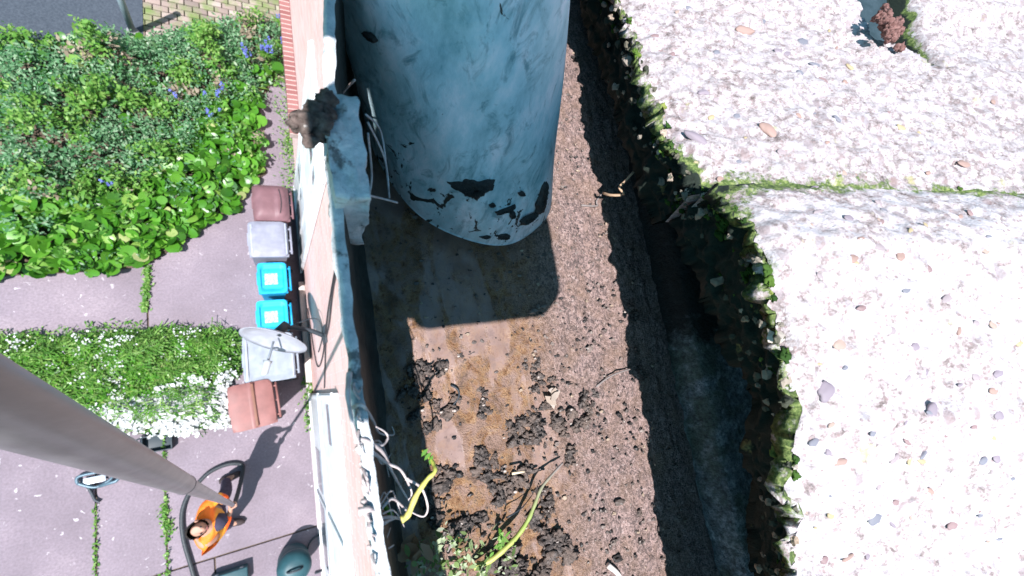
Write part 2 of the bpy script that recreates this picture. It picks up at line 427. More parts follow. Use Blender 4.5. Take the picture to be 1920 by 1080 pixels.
redbr = NT('red_brick', .85, .2); bt = redbr.n('ShaderNodeTexBrick'); redbr.l(redbr.tc, bt.inputs['Vector'])
bt.inputs['Scale'].default_value = 1; bt.inputs['Brick Width'].default_value = .5; bt.inputs['Row Height'].default_value = .075; bt.inputs['Mortar Size'].default_value = .006
bt.inputs['Color1'].default_value = (.2, .08, .075, 1); bt.inputs['Color2'].default_value = (.28, .13, .12, 1); bt.inputs['Mortar'].default_value = (.5, .38, .34, 1); redbr.color(bt.outputs['Color'])
m = MB(); m.box(WX-.14, WX-.002, 3.45, 9, 1.5, 1.62, b=.01); build('brick_ledge', m, redbr.m, house, smooth=False)
upvc = plain('white_upvc', (.8, .81, .83), .35, .5); glass = plain('window_glass', (.1, .14, .17), .08, .8)
def bay(y0, y1, z0, z1, dep, slots):
    m = MB(); m.box(WX-dep, WX-.002, y0, y1, z0, z1, b=.01)
    o = edge_split(build('bay_cladding', m, upvc, house))
    for (a, b_, c_, d_) in slots:
        m = MB(); m.box(WX-dep-.006, WX-dep+.003, a, b_, c_, d_); build('pane', m, glass, o, smooth=False)
    m = MB()
    for z in (z0+.05, (z0+z1)/2, z1-.06): m.box(WX-dep-.02, WX-dep+.002, y0-.01, y1+.01, z-.02, z+.02, b=.004)
    for yy in (y0+.04, (y0*2+y1)/3, (y0+2*y1)/3, y1-.04): m.box(WX-dep-.018, WX-dep+.002, yy-.025, yy+.025, z0+.07, z1-.08, b=.004)
    build('frame', m, upvc, o)
bay(-4.4, -.08, .0, 3.05, .05, [(-.62, -.2, 2.35, 2.55), (-1.4, -.85, .3, 1.0), (-2.4, -1.6, .3, 1.0)])
bay(1.86, 3.35, .06, 3.6, .03, [(2.2, 3.1, 2.75, 2.95), (2.7, 3.2, 1.1, 1.25)])
m = MB(); m.box(WX-.09, WX-.004, .1, 1.7, 0, .16, b=.01); build('plinth', m, plain('plinth_render', (.62, .55, .5), .8), house)
# cables clipped to the wall
def wallcable(pts, lab, rr=.008):
    m = MB(); m.tube(curve(pts), rr, 6)
    tag(build('wall_cable', m, plain('cable_black', (.03, .03, .035), .5)), lab, 'cable')
wallcable([(WX-.012, 1.0, 3.9), (WX-.012, .86, 3.4), (WX-.012, .62, 2.9), (WX-.012, .5, 2.5), (WX-.012, .25, 2.2), (WX-.012, -.02, 1.9)], 'thin black cable crossing the brick wall below the satellite dish, upper run')
wallcable([(WX-.012, 1.1, 4.0), (WX-.02, .75, 3.0), (WX-.012, .35, 2.0), (WX-.012, .3, 1.2), (WX-.012, .85, .7), (WX-.012, 1.2, .5)], 'looping black cable hanging down the brick wall to the ground')

# =================================================================== BINS
def bin_(name, x0, x1, y0, y1, h, col, lab, style, grp='wheelie bins lined up along the wall', wl=None):
    cx_, cy_ = (x0+x1)/2, (y0+y1)/2
    t = thing(name, lab, 'bin', (cx_, cy_, 0), grp)
    mat = plain('bin_plastic_'+style, col, .5, .4); dark = plain('bin_rubber', (.03, .03, .035), .7)
    D = x1-x0; W = y1-y0; hx = x1-.07                       # body ends before the handle
    m = MB(); k = .1
    lo = [(x0+D*k+.03, y0+W*k, .05), (hx-.04, y0+W*k, .05), (hx-.04, y1-W*k, .05), (x0+D*k+.03, y1-W*k, .05)]
    hi = [(x0+.025, y0+.025, h-.07), (hx-.01, y0+.025, h-.07), (hx-.01, y1-.025, h-.07), (x0+.025, y1-.025, h-.07)]
    m.add(lo+hi, [(0, 3, 2, 1), (4, 5, 6, 7)]+[(i, (i+1) % 4, 4+(i+1) % 4, 4+i) for i in range(4)])
    m.box(x0+.005, hx+.01, y0+.005, y1-.005, h-.1, h-.065, b=.012)
    body = edge_split(build('body', m, mat, t))
    m = MB()
    for s_ in (y0+W*.18, y1-W*.18): m.box(hx, x1-.02, s_-.012, s_+.012, h-.115, h-.075, b=.005)
    if style != 'blue': m.box(hx, x1-.02, cy_-.01, cy_+.01, h-.11, h-.08, b=.004)
    m.tube([(x1-.025, y0+W*.1, h-.09), (x1-.025, y1-W*.1, h-.09)], .014, 10)
    build('handle', m, mat, t)
    # lid : domed grid
    nu, nv = 22, 22; vs = []
    u = np.linspace(-1, 1, nu); v = np.linspace(-1, 1, nv)
    for a in u:
        for b in v:
            rr = (abs(a)**7+abs(b)**7)**(1/7)
            z = h-.03
            if style == 'dome': z += .075*(1-rr**4)*(1-.35*a)+(.02 if a > .25 and rr < .85 else 0)
            elif style == 'flat': z += .018*(1-rr**6)+(.012 if rr < .82 else 0)
            elif style == 'blue': z += (-.014 if rr < .78 else .01)+(.004 if abs((b*6) % 1-.5) < .2 and rr < .75 else 0)
            elif style == 'ribbed': z += (.0 if rr < .85 else .012)+(.008 if abs((a*5) % 1-.5) < .18 and rr < .8 else 0)
            else: z += .02*(1-rr**4)+(.02 if abs(a-.05) < .05 else 0)
            s_ = 1/max(1, (abs(a)**9+abs(b)**9)**(1/9))
            vs.append((cx_-.035+a*s_*(D/2-.035), cy_+b*s_*W/2, z))
    m = MB(); m.add(vs, grid(nu, nv))
    # rim skirt
    ring = [(i*nv) for i in range(nu)]+[((nu-1)*nv+j) for j in range(1, nv)]+[(i*nv+nv-1) for i in range(nu-2, -1, -1)]+[j for j in range(nv-2, 0, -1)]
    sk = [vs[i] for i in ring]; lo = [(p[0], p[1], h-.062) for p in sk]; n = len(sk)
    m.add(sk+lo, [(i, (i+1) % n, n+(i+1) % n, n+i) for i in range(n)])
    lid = edge_split(build('lid', m, mat, t), 50)
    m = MB(); m.box(x0-.012, x0+.02, cy_-.09, cy_+.09, h-.055, h-.035, b=.006); build('lid_grip', m, mat, lid)
    if style == 'blue':
        m = MB(); m.box(cx_-.13, cx_+.03, cy_-.09, cy_+.07, h-.036, h-.032, b=.001)
        build('sticker', m, noisy('sticker_white', (.1, .5, .72), (.6, .82, .9), 30, .4, 0), lid, smooth=False)
    if style == 'dome':
        m = MB(); m.tube(curve([(cx_+D*.12+.03*math.cos((q-.5)*2.6), y0+W*(.16+.68*q), h+.052) for q in np.linspace(0, 1, 7)], 3), .005, 6); build('lid_groove', m, dark, lid)
    if style in ('ribbed', 'flat'):
        m = MB(); m.box(x0+.03, x0+.055, y0+.05, y1-.05, h-.018, h-.008, b=.003); build('front_rim', m, plain('rim_front_grey', (.34, .36, .42), .4), lid); m = MB(); m.box(hx-.03, hx-.012, y0+.03, y1-.03, h-.03, h-.004, b=.004); build('lid_rim', m, plain('rim_grey', (.34, .36, .42), .4), lid)
    if style == 'seam':
        m = MB(); m.box(cx_-.025, cx_+.005, y0+.02, y1-.02, h-.02, h+.018, b=.004); build('lid_seam', m, plain('lid_seam', (.2, .09, .06), .6), lid)
    m = MB(); m.tube([(x1-.09, y0+.0, .1), (x1-.09, y1-.0, .1)], .012, 8); build('axle', m, dark, t)
    for s_ in (y0-.0, y1+.0-.045):
        m = MB(); m.tube([(x1-.09, s_, .1), (x1-.09, s_+.008, .1), (x1-.09, s_+.037, .1), (x1-.09, s_+.045, .1)], [.085, .1, .1, .085], 24)
        wl_ = edge_split(build('wheel', m, dark, t), 40)
        m = MB(); m.tube([(x1-.09, s_-.004, .1), (x1-.09, s_+.049, .1)], .035, 12); build('hub', m, plain('hub_grey', (.2, .2, .2), .5), wl_)
    return t
bin_('wheelie_bin', -.08, .44, 2.40, 2.93, 1.07, (.17, .085, .095), 'dull purple brown wheelie bin with a humped lid, farthest along the wall', 'dome')
bin_('wheelie_bin', -.16, .39, 1.87, 2.385, 1.07, (.24, .245, .3), 'plain grey wheelie bin with smooth lid between the humped brown bin and a blue bin', 'flat')
bin_('recycling_bin', -.08, .35, 1.38, 1.83, .9, (.008, .33, .62), 'bright blue bin next to the plain grey lidded bin', 'blue', 'small blue recycling bins')
bin_('recycling_bin', -.12, .33, .84, 1.29, .9, (.008, .36, .66), 'bright blue bin next to the satellite dish', 'blue', 'small blue recycling bins')
bin_('wheelie_bin', -.30, .36, .17, .80, 1.07, (.26, .29, .34), 'pale grey wheelie bin with ribbed lid under the satellite dish', 'ribbed')
bb = bin_('wheelie_bin', -.47, .09, -.38, .2, 1.1, (.24, .105, .095), 'reddish brown wheelie bin with a seam across its lid, nearest the patio', 'seam')
c0 = bb.location.copy(); bb.rotation_euler.z = R(4)

# =================================================================== SATELLITE DISH
dz = 2.5
dp = at(513, 640, dz)
t = thing('satellite_dish', 'pale grey satellite dish on a wall bracket above the ribbed grey bin', 'satellite dish', (WX, dp.y+.05, dz))
dcol = plain('dish_grey', (.36, .37, .42), .45, .4)
nrm = Vector((-.40, -.91, .17)).normalized(); uu = Vector((.92, -.40, 0)); uu = (uu-nrm*uu.dot(nrm)).normalized(); vv = nrm.cross(uu)
m = MB(); vs = []; fs = []; rings = 9; seg = 40; rr_ = .33
for off in (0, .006):
    for i in range(rings+1):
        q = i/rings
        for k in range(seg):
            a = 2*math.pi*k/seg
            vs.append(dp+uu*math.cos(a)*q*rr_+vv*math.sin(a)*q*rr_*1.05+nrm*(.085*q*q-.085-off))
for lay in (0, 1):
    b0 = lay*(rings+1)*seg
    for i in range(rings):
        for k in range(seg): fs.append((b0+i*seg+k, b0+i*seg+(k+1) % seg, b0+(i+1)*seg+(k+1) % seg, b0+(i+1)*seg+k))
b1 = rings*seg; b2 = (rings+1)*seg+rings*seg
for k in range(seg): fs.append((b1+k, b1+(k+1) % seg, b2+(k+1) % seg, b2+k))
m.add(vs, fs); build('reflector', m, dcol, t)
blk = plain('bracket_black', (.03, .04, .05), .5); galv = plain('bracket_steel', (.3, .34, .38), .35, .5, .4)
bk0 = dp-nrm*.09
m = MB(); m.tube([bk0, bk0-nrm*.1+Vector((.06, 0, -.02))], .05, 10); m.tube(curve([bk0-nrm*.08, (WX-.2, dp.y+.1, dz-.05), (WX-.03, dp.y+.02, dz-.1)]), .025, 10); build('mount_arm', m, blk, t)
m = MB(); m.box(WX-.025, WX-.002, dp.y-.08, dp.y+.12, dz-.22, dz+.05, b=.006); build('wall_plate', m, blk, t)
tip = at(497, 695, dz+.05)
m = MB(); m.tube([dp-vv*.3+nrm*0, dp+(tip-dp)*.4-Vector((0, 0, .12)), tip], [.012, .012, .014], 8); m.tube([dp, tip], .01, 8); lnb = build('lnb_arm', m, galv, t)
m = MB(); dd = (dp-tip).normalized(); m.tube([tip-dd*.05, tip-dd*.02, tip+dd*.07, tip+dd*.1], [.02, .036, .036, .045], 14); build('receiver_head', m, plain('lnb_plastic', (.4, .43, .45), .5), t)
m = MB(); m.tube(curve([(dp.x+.1, dp.y+.12, dz-.05), (WX-.1, dp.y+.22, dz-.1), (WX-.02, dp.y+.06, dz-.2), (WX-.015, dp.y-.1, dz-.9)]), .007, 6); build('cable', m, blk, t)

# =================================================================== POLE, PERSON, HOSE
hand = at(437, 947, 1.42)
tp = M@(_cv(176, 836)*.47); top = Vector((tp[0], tp[1], tp[2]+H))
pd = (top-hand).normalized()
pole = thing('gutter_pole', 'long grey telescopic pole rising from the hands of the worker up to the gutter', 'pole', hand-pd*.5)
pm = NT('pole_metal', .38, .5); f = pm.noise(6, 6, stretch=(8, 8, 1)); pm.color(pm.ramp(f, [(.3, (.12, .11, .125)), (.7, (.22, .2, .22))])); pm.b.inputs['Metallic'].default_value = .25
tj = min((abs((lambda c_: 960+FPX*c_[0]/-c_[2])(M.T@(np.array(hand+pd*q)-np.array([0, 0, H])))-346), q) for q in np.linspace(.2, 6, 600))[1]
m = MB(); m.tube([hand-pd*.5, hand+pd*tj], .0205, 28); edge_split(build('lower_section', m, pm.m, pole))
m = MB(); m.tube([hand+pd*(tj-.012), hand+pd*(tj-.01), hand+pd*((top-hand).length+.75)], [.0222, .0242, .0242], 32); edge_split(build('upper_section', m, pm.m, pole))
m = MB(); m.tube([hand+pd*(tj-.014), hand+pd*(tj-.002)], .0249, 32); build('joint_ring', m, plain('ring_dark', (.06, .06, .07), .5), pole)
# the worker
base = Vector((-.64, -1.36, 0))
person = thing('person', 'person in an orange and yellow hi-vis jacket looking up and gripping the grey pole', 'person', base)
def skin_mesh(name, verts, edges, mat, root=0, sub=2, sc=1):
    me = bpy.data.meshes.new(name); me.from_pydata([v[:3] for v in verts], edges, [])
    o = bpy.data.objects.new(name, me); COL.objects.link(o)
    sm = o.modifiers.new('skin', 'SKIN'); sm.use_smooth_shade = True
    if not me.skin_vertices: me.skin_vertices.new()
    for i, v in enumerate(verts):
        r_ = v[3]; me.skin_vertices[0].data[i].radius = (r_ if isinstance(r_, tuple) else (r_, r_))
        me.skin_vertices[0].data[i].use_root = (i == root)
    ss = o.modifiers.new('sub', 'SUBSURF'); ss.levels = sub; ss.render_levels = sub
    dg = bpy.context.evaluated_depsgraph_get(); ev = o.evaluated_get(dg); nm = bpy.data.meshes.new_from_object(ev)
    nm.name = name; nm.materials.clear(); nm.materials.append(mat)
    nm.polygons.foreach_set('use_smooth', [True]*len(nm.polygons))
    o.modifiers.clear(); o.data = nm; bpy.data.meshes.remove(me)
    o.parent = person; return o
hl = hand-base
hA = hl+pd*.10; hB = hl-pd*.14               # upper hand (left), lower hand (right)
side = Vector((0, 1, 0))
V = []; E = []
def jv(x, y, z, r_, par=None):
    V.append((x, y, z, r_)); i = len(V)-1
    if par is not None: E.append((par, i))
    return i
pel = jv(-.04, .0, .93, (.15, .11)); sp_ = jv(-.06, .02, 1.12, (.14, .1), pel); ch = jv(-.09, .05, 1.32, (.16, .11), sp_)
nk = jv(-.105, .07, 1.47, .058, ch); hb = jv(-.125, .085, 1.56, .085, nk); hc = jv(-.12, .095, 1.65, (.082, .1), hb); ht = jv(-.13, .1, 1.71, .05, hc)
face_dir = Vector((.62, .0, .78)).normalized()
hcv = Vector((-.12, .095, 1.64))
ns = hcv+face_dir*.105; jv(ns.x, ns.y, ns.z, .014, hc)
for s_, hp in ((1, hA), (-1, hB)):
    sh = jv(-.09, .05+s_*.19, 1.4, .065, ch)
    el = (Vector((-.09, .05+s_*.19, 1.4))+hp)/2+Vector((.0, s_*.09, -.1))
    e_ = jv(*el, .043, sh); wr = hp+(el-hp).normalized()*.085; w_ = jv(*wr, .028, e_)
    pl = jv(*(hp+(el-hp).normalized()*.035+Vector((-.02, s_*.012, 0))), .032, w_)
    for q in range(4):                       # four fingers round the pole
        o_ = hp+pd*(.03-.02*q)
        out = Vector((.0, -s_, 0)); fw = Vector((1, 0, 0))
        a_ = o_+Vector((-.012, s_*.03, 0)); b_ = o_+fw*.03+Vector((0, s_*.02, 0)); c_ = o_+fw*.028-Vector((0, s_*.014, 0)); d_ = o_+fw*.004-Vector((0, s_*.032, 0))
        i1 = jv(*a_, .0095, pl); i2 = jv(*b_, .009, i1); i3 = jv(*c_, .0085, i2)
        if q < 3: jv(*d_, .0075, i3)
    th = hp+pd*.045; i1 = jv(*(th+Vector((-.035, s_*.0, 0))), .0105, pl); jv(*(th+Vector((-.025, -s_*.03, .004))), .009, i1)
    hp_ = jv(-.04, s_*.09, .88, .085, pel); kn = jv(.05, s_*.2+.02, .5, .058, hp_); an = jv(.02, s_*.28+.02, .1, .042, kn); jv(.14, s_*.32+.02, .05, .036, an)
skinm = plain('skin', (.45, .24, .17), .5, .4)
skin_mesh('body', V, E, skinm)
jk = NT('hi_vis_jacket', .6, .3); sx = jk.n('ShaderNodeSeparateXYZ'); jk.l(jk.tc, sx.inputs[0])
jk.color(jk.ramp(sx.outputs[0], [(0, (1, .2, .02)), (.02, (1, .42, .05)), (.07, (1, .4, .04)), (.1, (.95, .12, .012))])).bump(jk.noise(30), .01)
V = []; E = []
a0 = jv(-.05, .01, .98, (.165, .12)); a1 = jv(-.06, .02, 1.12, (.17, .125), a0); a2 = jv(-.09, .05, 1.32, (.185, .13), a1); a3 = jv(-.1, .06, 1.43, (.11, .09), a2)
for s_, hp in ((1, hA), (-1, hB)):
    sh = jv(-.09, .05+s_*.19, 1.4, .085, a2); el = (Vector((-.09, .05+s_*.19, 1.4))+hp)/2+Vector((.0, s_*.09, -.1))
    e_ = jv(*el, .064, sh); wr = hp+(el-hp).normalized()*.1; jv(*wr, .05, e_)
skin_mesh('jacket', V, E, jk.m)
V = []; E = []
a0 = jv(-.04, 0, 1.0, (.155, .12)); a1 = jv(-.04, 0, .92, (.165, .125), a0)
for s_ in (1, -1):
    hp_ = jv(-.04, s_*.1, .84, .1, a1); kn = jv(.05, s_*.2+.02, .5, .078, hp_); jv(.02, s_*.28+.02, .09, .065, kn)
skin_mesh('trousers', V, E, noisy('trouser_cloth', (.045, .03, .05), (.1, .075, .11), 20, .9, .004))
for s_ in (1, -1):
    m = MB(); q = base+Vector((.02, s_*.28+.02, 0))
    m.tube([q+Vector((-.08, 0, .05)), q+Vector((-.04, 0, .055)), q+Vector((.06, s_*.02, .055)), q+Vector((.15, s_*.04, .04)), q+Vector((.19, s_*.05, .035))], [.03, .05, .05, .042, .02], 14)
    build('boot', m, plain('boot_leather', (.05, .035, .035), .6), person)
# dark t-shirt front showing between the arms, hair, beard and eyes
m = MB(); lump(m, base+Vector((.02, .05, 1.33)), (.1, .09, .14), 3, 3, .1); build('shirt', m, plain('shirt_dark', (.045, .04, .07), .9), person)
bm = bmesh.new(); bmesh.ops.create_icosphere(bm, subdivisions=4, radius=1)
kill = [v for v in bm.verts if v.co.dot(face_dir) > .12]; bmesh.ops.delete(bm, geom=kill, context='VERTS')
m = MB(); bm.verts.index_update()
m.add([base+hcv+Vector((v.co.x*.108, v.co.y*.09, v.co.z*.112))*(1+.06*math.sin(v.co.x*31+v.co.y*23)*math.sin(v.co.z*27)) for v in bm.verts], [[v.index for v in f.verts] for f in bm.faces]); bm.free()
build('hair', m, plain('hair_dark', (.02, .014, .012), .7), person)
upf = Vector((-.78, 0, .62))                 # towards the crown of the tilted head
for s_ in (1, -1):
    m = MB(); lump(m, base+hcv+face_dir*.083+upf*.018+Vector((0, s_*.032, 0)), (.011, .011, .009), 2, 2, .0); build('eye', m, plain('eye_dark', (.03, .02, .02), .2), person)
    m = MB(); lump(m, base+hcv+Vector((-.01, s_*.088, 0)), (.02, .012, .03), 2, 2, .1); build('ear', m, skinm, person)
m = MB(); q = base+hcv+face_dir*.082-upf*.045; m.tube([q+Vector((0, -.025, 0)), q+Vector((0, 0, .003)), q+Vector((0, .025, 0))], [.004, .008, .004], 8); build('mouth', m, plain('lips', (.25, .09, .08), .5), person)
# suction hose
hm = noisy('hose_rubber', (.02, .024, .028), (.05, .058, .065), 50, .5, .002)
hp_px = [(378, 1130), (358, 1060), (344, 1010), (341, 965), (352, 930), (372, 905), (392, 886), (418, 873), (440, 869), (455, 874)]
pts = [at(x, y, .035) for x, y in hp_px]
pts += [at(452, 900, .2), at(446, 925, .5), hand-pd*.5]
m = MB(); m.tube(curve(pts, 8), .027, 14); o = build('suction_hose', m, hm, loc=(pts[3].x, pts[3].y, 0)); tag(o, 'thick black suction hose curving over the concrete around the worker', 'hose')
# vacuum drum by the wall
vp = at(552, 1062, .4); vb = Vector((vp.x, vp.y, 0))
t = thing('vacuum_drum', 'round dark teal vacuum drum on the concrete at the bottom edge of the yard', 'vacuum cleaner', vb)
teal = plain('drum_plastic', (.02, .07, .085), .45)
m = MB(); m.tube([vb+Vector((0, 0, z)) for z in (.05, .07, .36, .38)], [.17, .2, .21, .2], 36); edge_split(build('drum', m, teal, t))
m = MB(); m.tube([vb+Vector((0, 0, z)) for z in (.38, .42, .5, .53, .54)], [.215, .215, .17, .1, .01], 36); hd = build('lid', m, teal, t)
m = MB(); m.tube(curve([vb+Vector((-.1, 0, .5)), vb+Vector((-.06, 0, .58)), vb+Vector((.06, 0, .58)), vb+Vector((.1, 0, .5))]), .014, 8); build('carry_handle', m, blk, hd)
for a in range(4):
    q = vb+Vector((.17*math.cos(a*1.57+.8), .17*math.sin(a*1.57+.8), .025)); m = MB(); m.tube([q-Vector((.012, 0, 0)), q+Vector((.012, 0, 0))], .025, 12); build('castor', m, blk, t)
for lab, pp in (('black power cable arching from the vacuum drum to the wall', [(575, 1040), (580, 1020), (590, 1008), (604, 1001)]), ('second black cable leaving the vacuum drum at the bottom edge', [(590, 1075), (600, 1072), (612, 1064), (624, 1060)])):
    m = MB(); m.tube(curve([at(x, y, .03) for x, y in pp]), .012, 8); tag(build('power_cable', m, blk), lab, 'cable')
# small items on the slabs
q = at(289, 833, .1)
t = thing('plastic_crate', 'small black plastic tray on the concrete below the lower bed', 'tray', (q.x, q.y, 0))
m = MB(); m.box(q.x-.13, q.x+.19, q.y-.1, q.y+.12, 0.002, .02, b=.006)
m.box(q.x-.13, q.x+.19, q.y-.1, q.y-.085, .02, .12, b=.004); m.box(q.x-.13, q.x+.19, q.y+.105, q.y+.12, .02, .12, b=.004)
m.box(q.x-.13, q.x-.115, q.y-.085, q.y+.105, .02, .12, b=.004); m.box(q.x+.175, q.x+.19, q.y-.085, q.y+.105, .02, .12, b=.004); build('tray', m, plain('tray_black', (.02, .035, .045), .5), t)
m = MB(); m.tube(curve([(q.x-.13, q.y-.09, .12), (q.x-.2, q.y-.05, .13), (q.x-.2, q.y+.07, .13), (q.x-.13, q.y+.11, .12)]), .01, 8); build('handle', m, blk, t)
q = at(432, 1079, .1); t = thing('tool_box', 'dark tool box at the bottom edge left of the vacuum drum', 'box', (q.x, q.y, 0))
m = MB(); m.box(q.x-.22, q.x+.2, q.y-.16, q.y+.06, .002, .16, b=.015); bx_ = edge_split(build('case', m, teal, t)); m = MB(); m.box(q.x-.08, q.x+.06, q.y-.075, q.y-.045, .16, .19, b=.006); build('handle', m, blk, t)
for m_ in (-.15, .13):
    m = MB(); m.box(q.x+m_-.02, q.x+m_+.02, q.y+.055, q.y+.066, .08, .14, b=.003); build('latch', m, galv, t)
q = at(190, 900, .05); t = thing('hand_trolley', 'blue grey metal trolley frame lying on the concrete by the left edge', 'trolley', (q.x, q.y, 0))
m = MB(); m.tube(curve([q+Vector((-.22, .02, 0)), q+Vector((-.2, .1, 0)), q+Vector((.05, .09, 0)), q+Vector((.1, .0, 0)), q+Vector((-.05, -.07, 0)), q+Vector((-.22, .02, 0))]), .018, 8); m.tube([q+Vector((-.02, -.07, 0)), q+Vector((.14, -.05, .02)), q+Vector((.24, .04, .04))], .02, 8); build('frame', m, plain('trolley_metal', (.1, .16, .2), .4, .5, .3), t)
m = MB(); m.box(q.x-.17, q.x+.04, q.y-.02, q.y+.06, q.z-.012, q.z-.002, b=.003); build('plate', m, plain('trolley_plate', (.4, .45, .5), .4, .5, .3), t)
q = at(178, 935, .03); m = MB(); m.tube(curve([at(160, 905, .03), at(172, 925, .03), at(178, 937, .03), at(187, 941, .03)]), .016, 8); tag(build('rubber_strap', m, blk), 'short black rubber strap lying below the trolley frame', 'strap')

# =================================================================== GUTTER (camera is 17 cm above its floor)
FZ = H-.17
def fl(px, py, h=0.): return at(px, py, FZ+h)
gut = thing('concrete_gutter', 'open concrete gutter full of wet silt running along the eaves', 'gutter', (.1, 0, FZ))
gm = NT('gutter_floor', .6, .4)
sx = gm.n('ShaderNodeSeparateXYZ'); gm.l(gm.tc, sx.inputs[0]); gx = sx.outputs[0]; gy = sx.outputs[1]
fA = gm.noise(55, 8, .7); fB = gm.noise(300, 7, .78); fC = gm.noise(90, 7, .7, dist=1.5); fD = gm.noise(1500, 3, .6)
tan = gm.ramp(fB, [(.32, (.05, .03, .02)), (.43, (.25, .14, .07)), (.53, (.45, .3, .17)), (.66, (.65, .52, .38))])
tan = gm.mix(gm.ramp(fC, [(.45, 0.), (.58, .8)]), tan, (.38, .29, .26))
tan = gm.mix(1.0, tan, (1.06, .98, .92), 'MULTIPLY')
tan = gm.mix(gm.ramp(gm.noise(150, 8, .8), [(.5, 0.), (.6, .75)]), tan, (.1, .06, .04))
grit = gm.ramp(gm.vor(1150, 'Color'), [(.0, (.1, .085, .085)), (.3, (.25, .2, .2)), (.5, (.42, .32, .31)), (.8, (.55, .43, .42)), (1, (.65, .58, .58))])
grit = gm.mix(gm.ramp(fB, [(.36, .8), (.52, 0.)]), grit, (.1, .085, .085))
grit = gm.mix(gm.ramp(fA, [(.45, 0.), (.65, .5)]), grit, (.36, .25, .18))
wob = gm.math('ADD', gx, gm.math('MULTIPLY', gm.math('SUBTRACT', fA, .5), .08))
side_f = gm.ramp(gm.math('ADD', gm.math('MULTIPLY', wob, 12.0), .35), [(.3, 0.), (.62, 1.)])
grit = gm.mix(1.0, grit, (1.0, .96, .92), 'MULTIPLY')
c = gm.mix(side_f, tan, grit)
wet = gm.ramp(gm.noise(38, 5, .55, dist=.8, stretch=(1.6, .5, 1)), [(.5, 0.), (.57, 1.)])
wet = gm.math('MULTIPLY', wet, gm.math('SUBTRACT', 1.0, side_f))
c = gm.mix(gm.math('MULTIPLY', wet, .6), c, (.34, .26, .25))
c = gm.mix(gm.ramp(gm.noise(210, 4, .7), [(.64, 0.), (.7, .9)]), c, (.025, .018, .014))
c = gm.mix(1.0, c, (.72, .68, .66), 'MULTIPLY')
gm.color(c)
gm.rough(gm.mix(wet, .75, .28))
gm.bump(gm.mix(wet, gm.mix(.5, fB, fD), .5), .0022)
nu, nv = 170, 420
X_ = np.linspace(-.068, .115, nu); Y_ = np.linspace(-.45, .75, nv)
G = np.stack(np.meshgrid(X_, Y_, indexing='ij'), -1).reshape(-1, 2); P3 = np.c_[G, np.zeros(len(G))]
z = .0022*fbm(P3, 45, 4, 5)+.0009*fbm(P3, 260, 3, 9)*(1+np.clip(G[:, 0]*12, 0, 1))
z += .012*np.clip((np.abs(G[:, 0]+.0)-.088)/.02, 0, 1)**2*0
m = MB(); m.add(np.c_[G[:, 0]+.1, G[:, 1], FZ+z], grid(nu, nv)); build('channel_floor', m, gm.m, gut)
# front lip: thin upstand with ragged painted edge
lipm = NT('lip_concrete', .8, .3); f = lipm.noise(110, 6, .7); f2 = lipm.noise(600, 4)
c = lipm.ramp(f, [(.3, (.3, .35, .37)), (.48, (.55, .58, .6)), (.66, (.78, .76, .76))]); c = lipm.mix(lipm.ramp(lipm.noise(120, 5, .7), [(.55, 0.), (.63, .8)]), c, (.07, .06, .055))
lipm.color(c).bump(f2, .0008)
LX = .0135; LH = .077
nv = 700; Yl = np.linspace(-.45, .75, nv); prof = [(.022, -.03), (.0095, .03), (.0045, .055), (.0014, .070), (.0, .0768), (.0009, .0778), (.0026, .0772), (.0062, .06), (.0122, .03), (.0185, .006), (.024, -.002)]
prof = [(LX-.0022+a, b) for a, b in prof]
vs = []
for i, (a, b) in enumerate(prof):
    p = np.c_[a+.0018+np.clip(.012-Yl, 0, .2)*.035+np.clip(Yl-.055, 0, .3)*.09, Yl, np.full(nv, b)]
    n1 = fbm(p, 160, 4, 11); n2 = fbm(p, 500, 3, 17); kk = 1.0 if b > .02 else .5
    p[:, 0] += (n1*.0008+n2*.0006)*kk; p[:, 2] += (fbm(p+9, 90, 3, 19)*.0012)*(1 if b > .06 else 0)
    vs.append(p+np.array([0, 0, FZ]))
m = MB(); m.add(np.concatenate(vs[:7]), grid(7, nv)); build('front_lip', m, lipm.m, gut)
m = MB(); m.add(np.concatenate(vs[6:]), grid(len(prof)-6, nv)); build('front_wall', m, noisy('shade_dark_wall', (.02, .022, .02), (.07, .065, .055), 150, .6, .001), gut)  # inner face coloured dark to put its shade into the material
# thicker joint block on the lip
jb0 = at(652, 285, FZ+.084)
m = MB(); ya = at(652, 368, FZ+.084).y; yb = at(655, 182, FZ+.084).y
bm = bmesh.new(); bmesh.ops.create_cube(bm, size=1); bmesh.ops.subdivide_edges(bm, edges=bm.edges, cuts=24, use_grid_fill=True)
x0, x1 = at(618, 285, FZ+.084).x, at(684, 285, FZ+.084).x
co = np.array([v.co for v in bm.verts]); cu = co.copy()
co = np.c_[(x0+x1)/2+co[:, 0]*(x1-x0), (ya+yb)/2+co[:, 1]*(yb-ya), FZ+.068+co[:, 2]*.032]
co[:, 0] += .004*np.clip((FZ+.084-co[:, 2])/.032, 0, 1)
co += np.c_[fbm(co, 170, 4, 23), fbm(co+5, 170, 4, 24), fbm(co+9, 170, 4, 25)]*.0016
bm.verts.index_update(); m.add(co, [[v.index for v in f.verts] for f in bm.faces]); bm.free()
build('joint_block', m, lipm.m, gut)
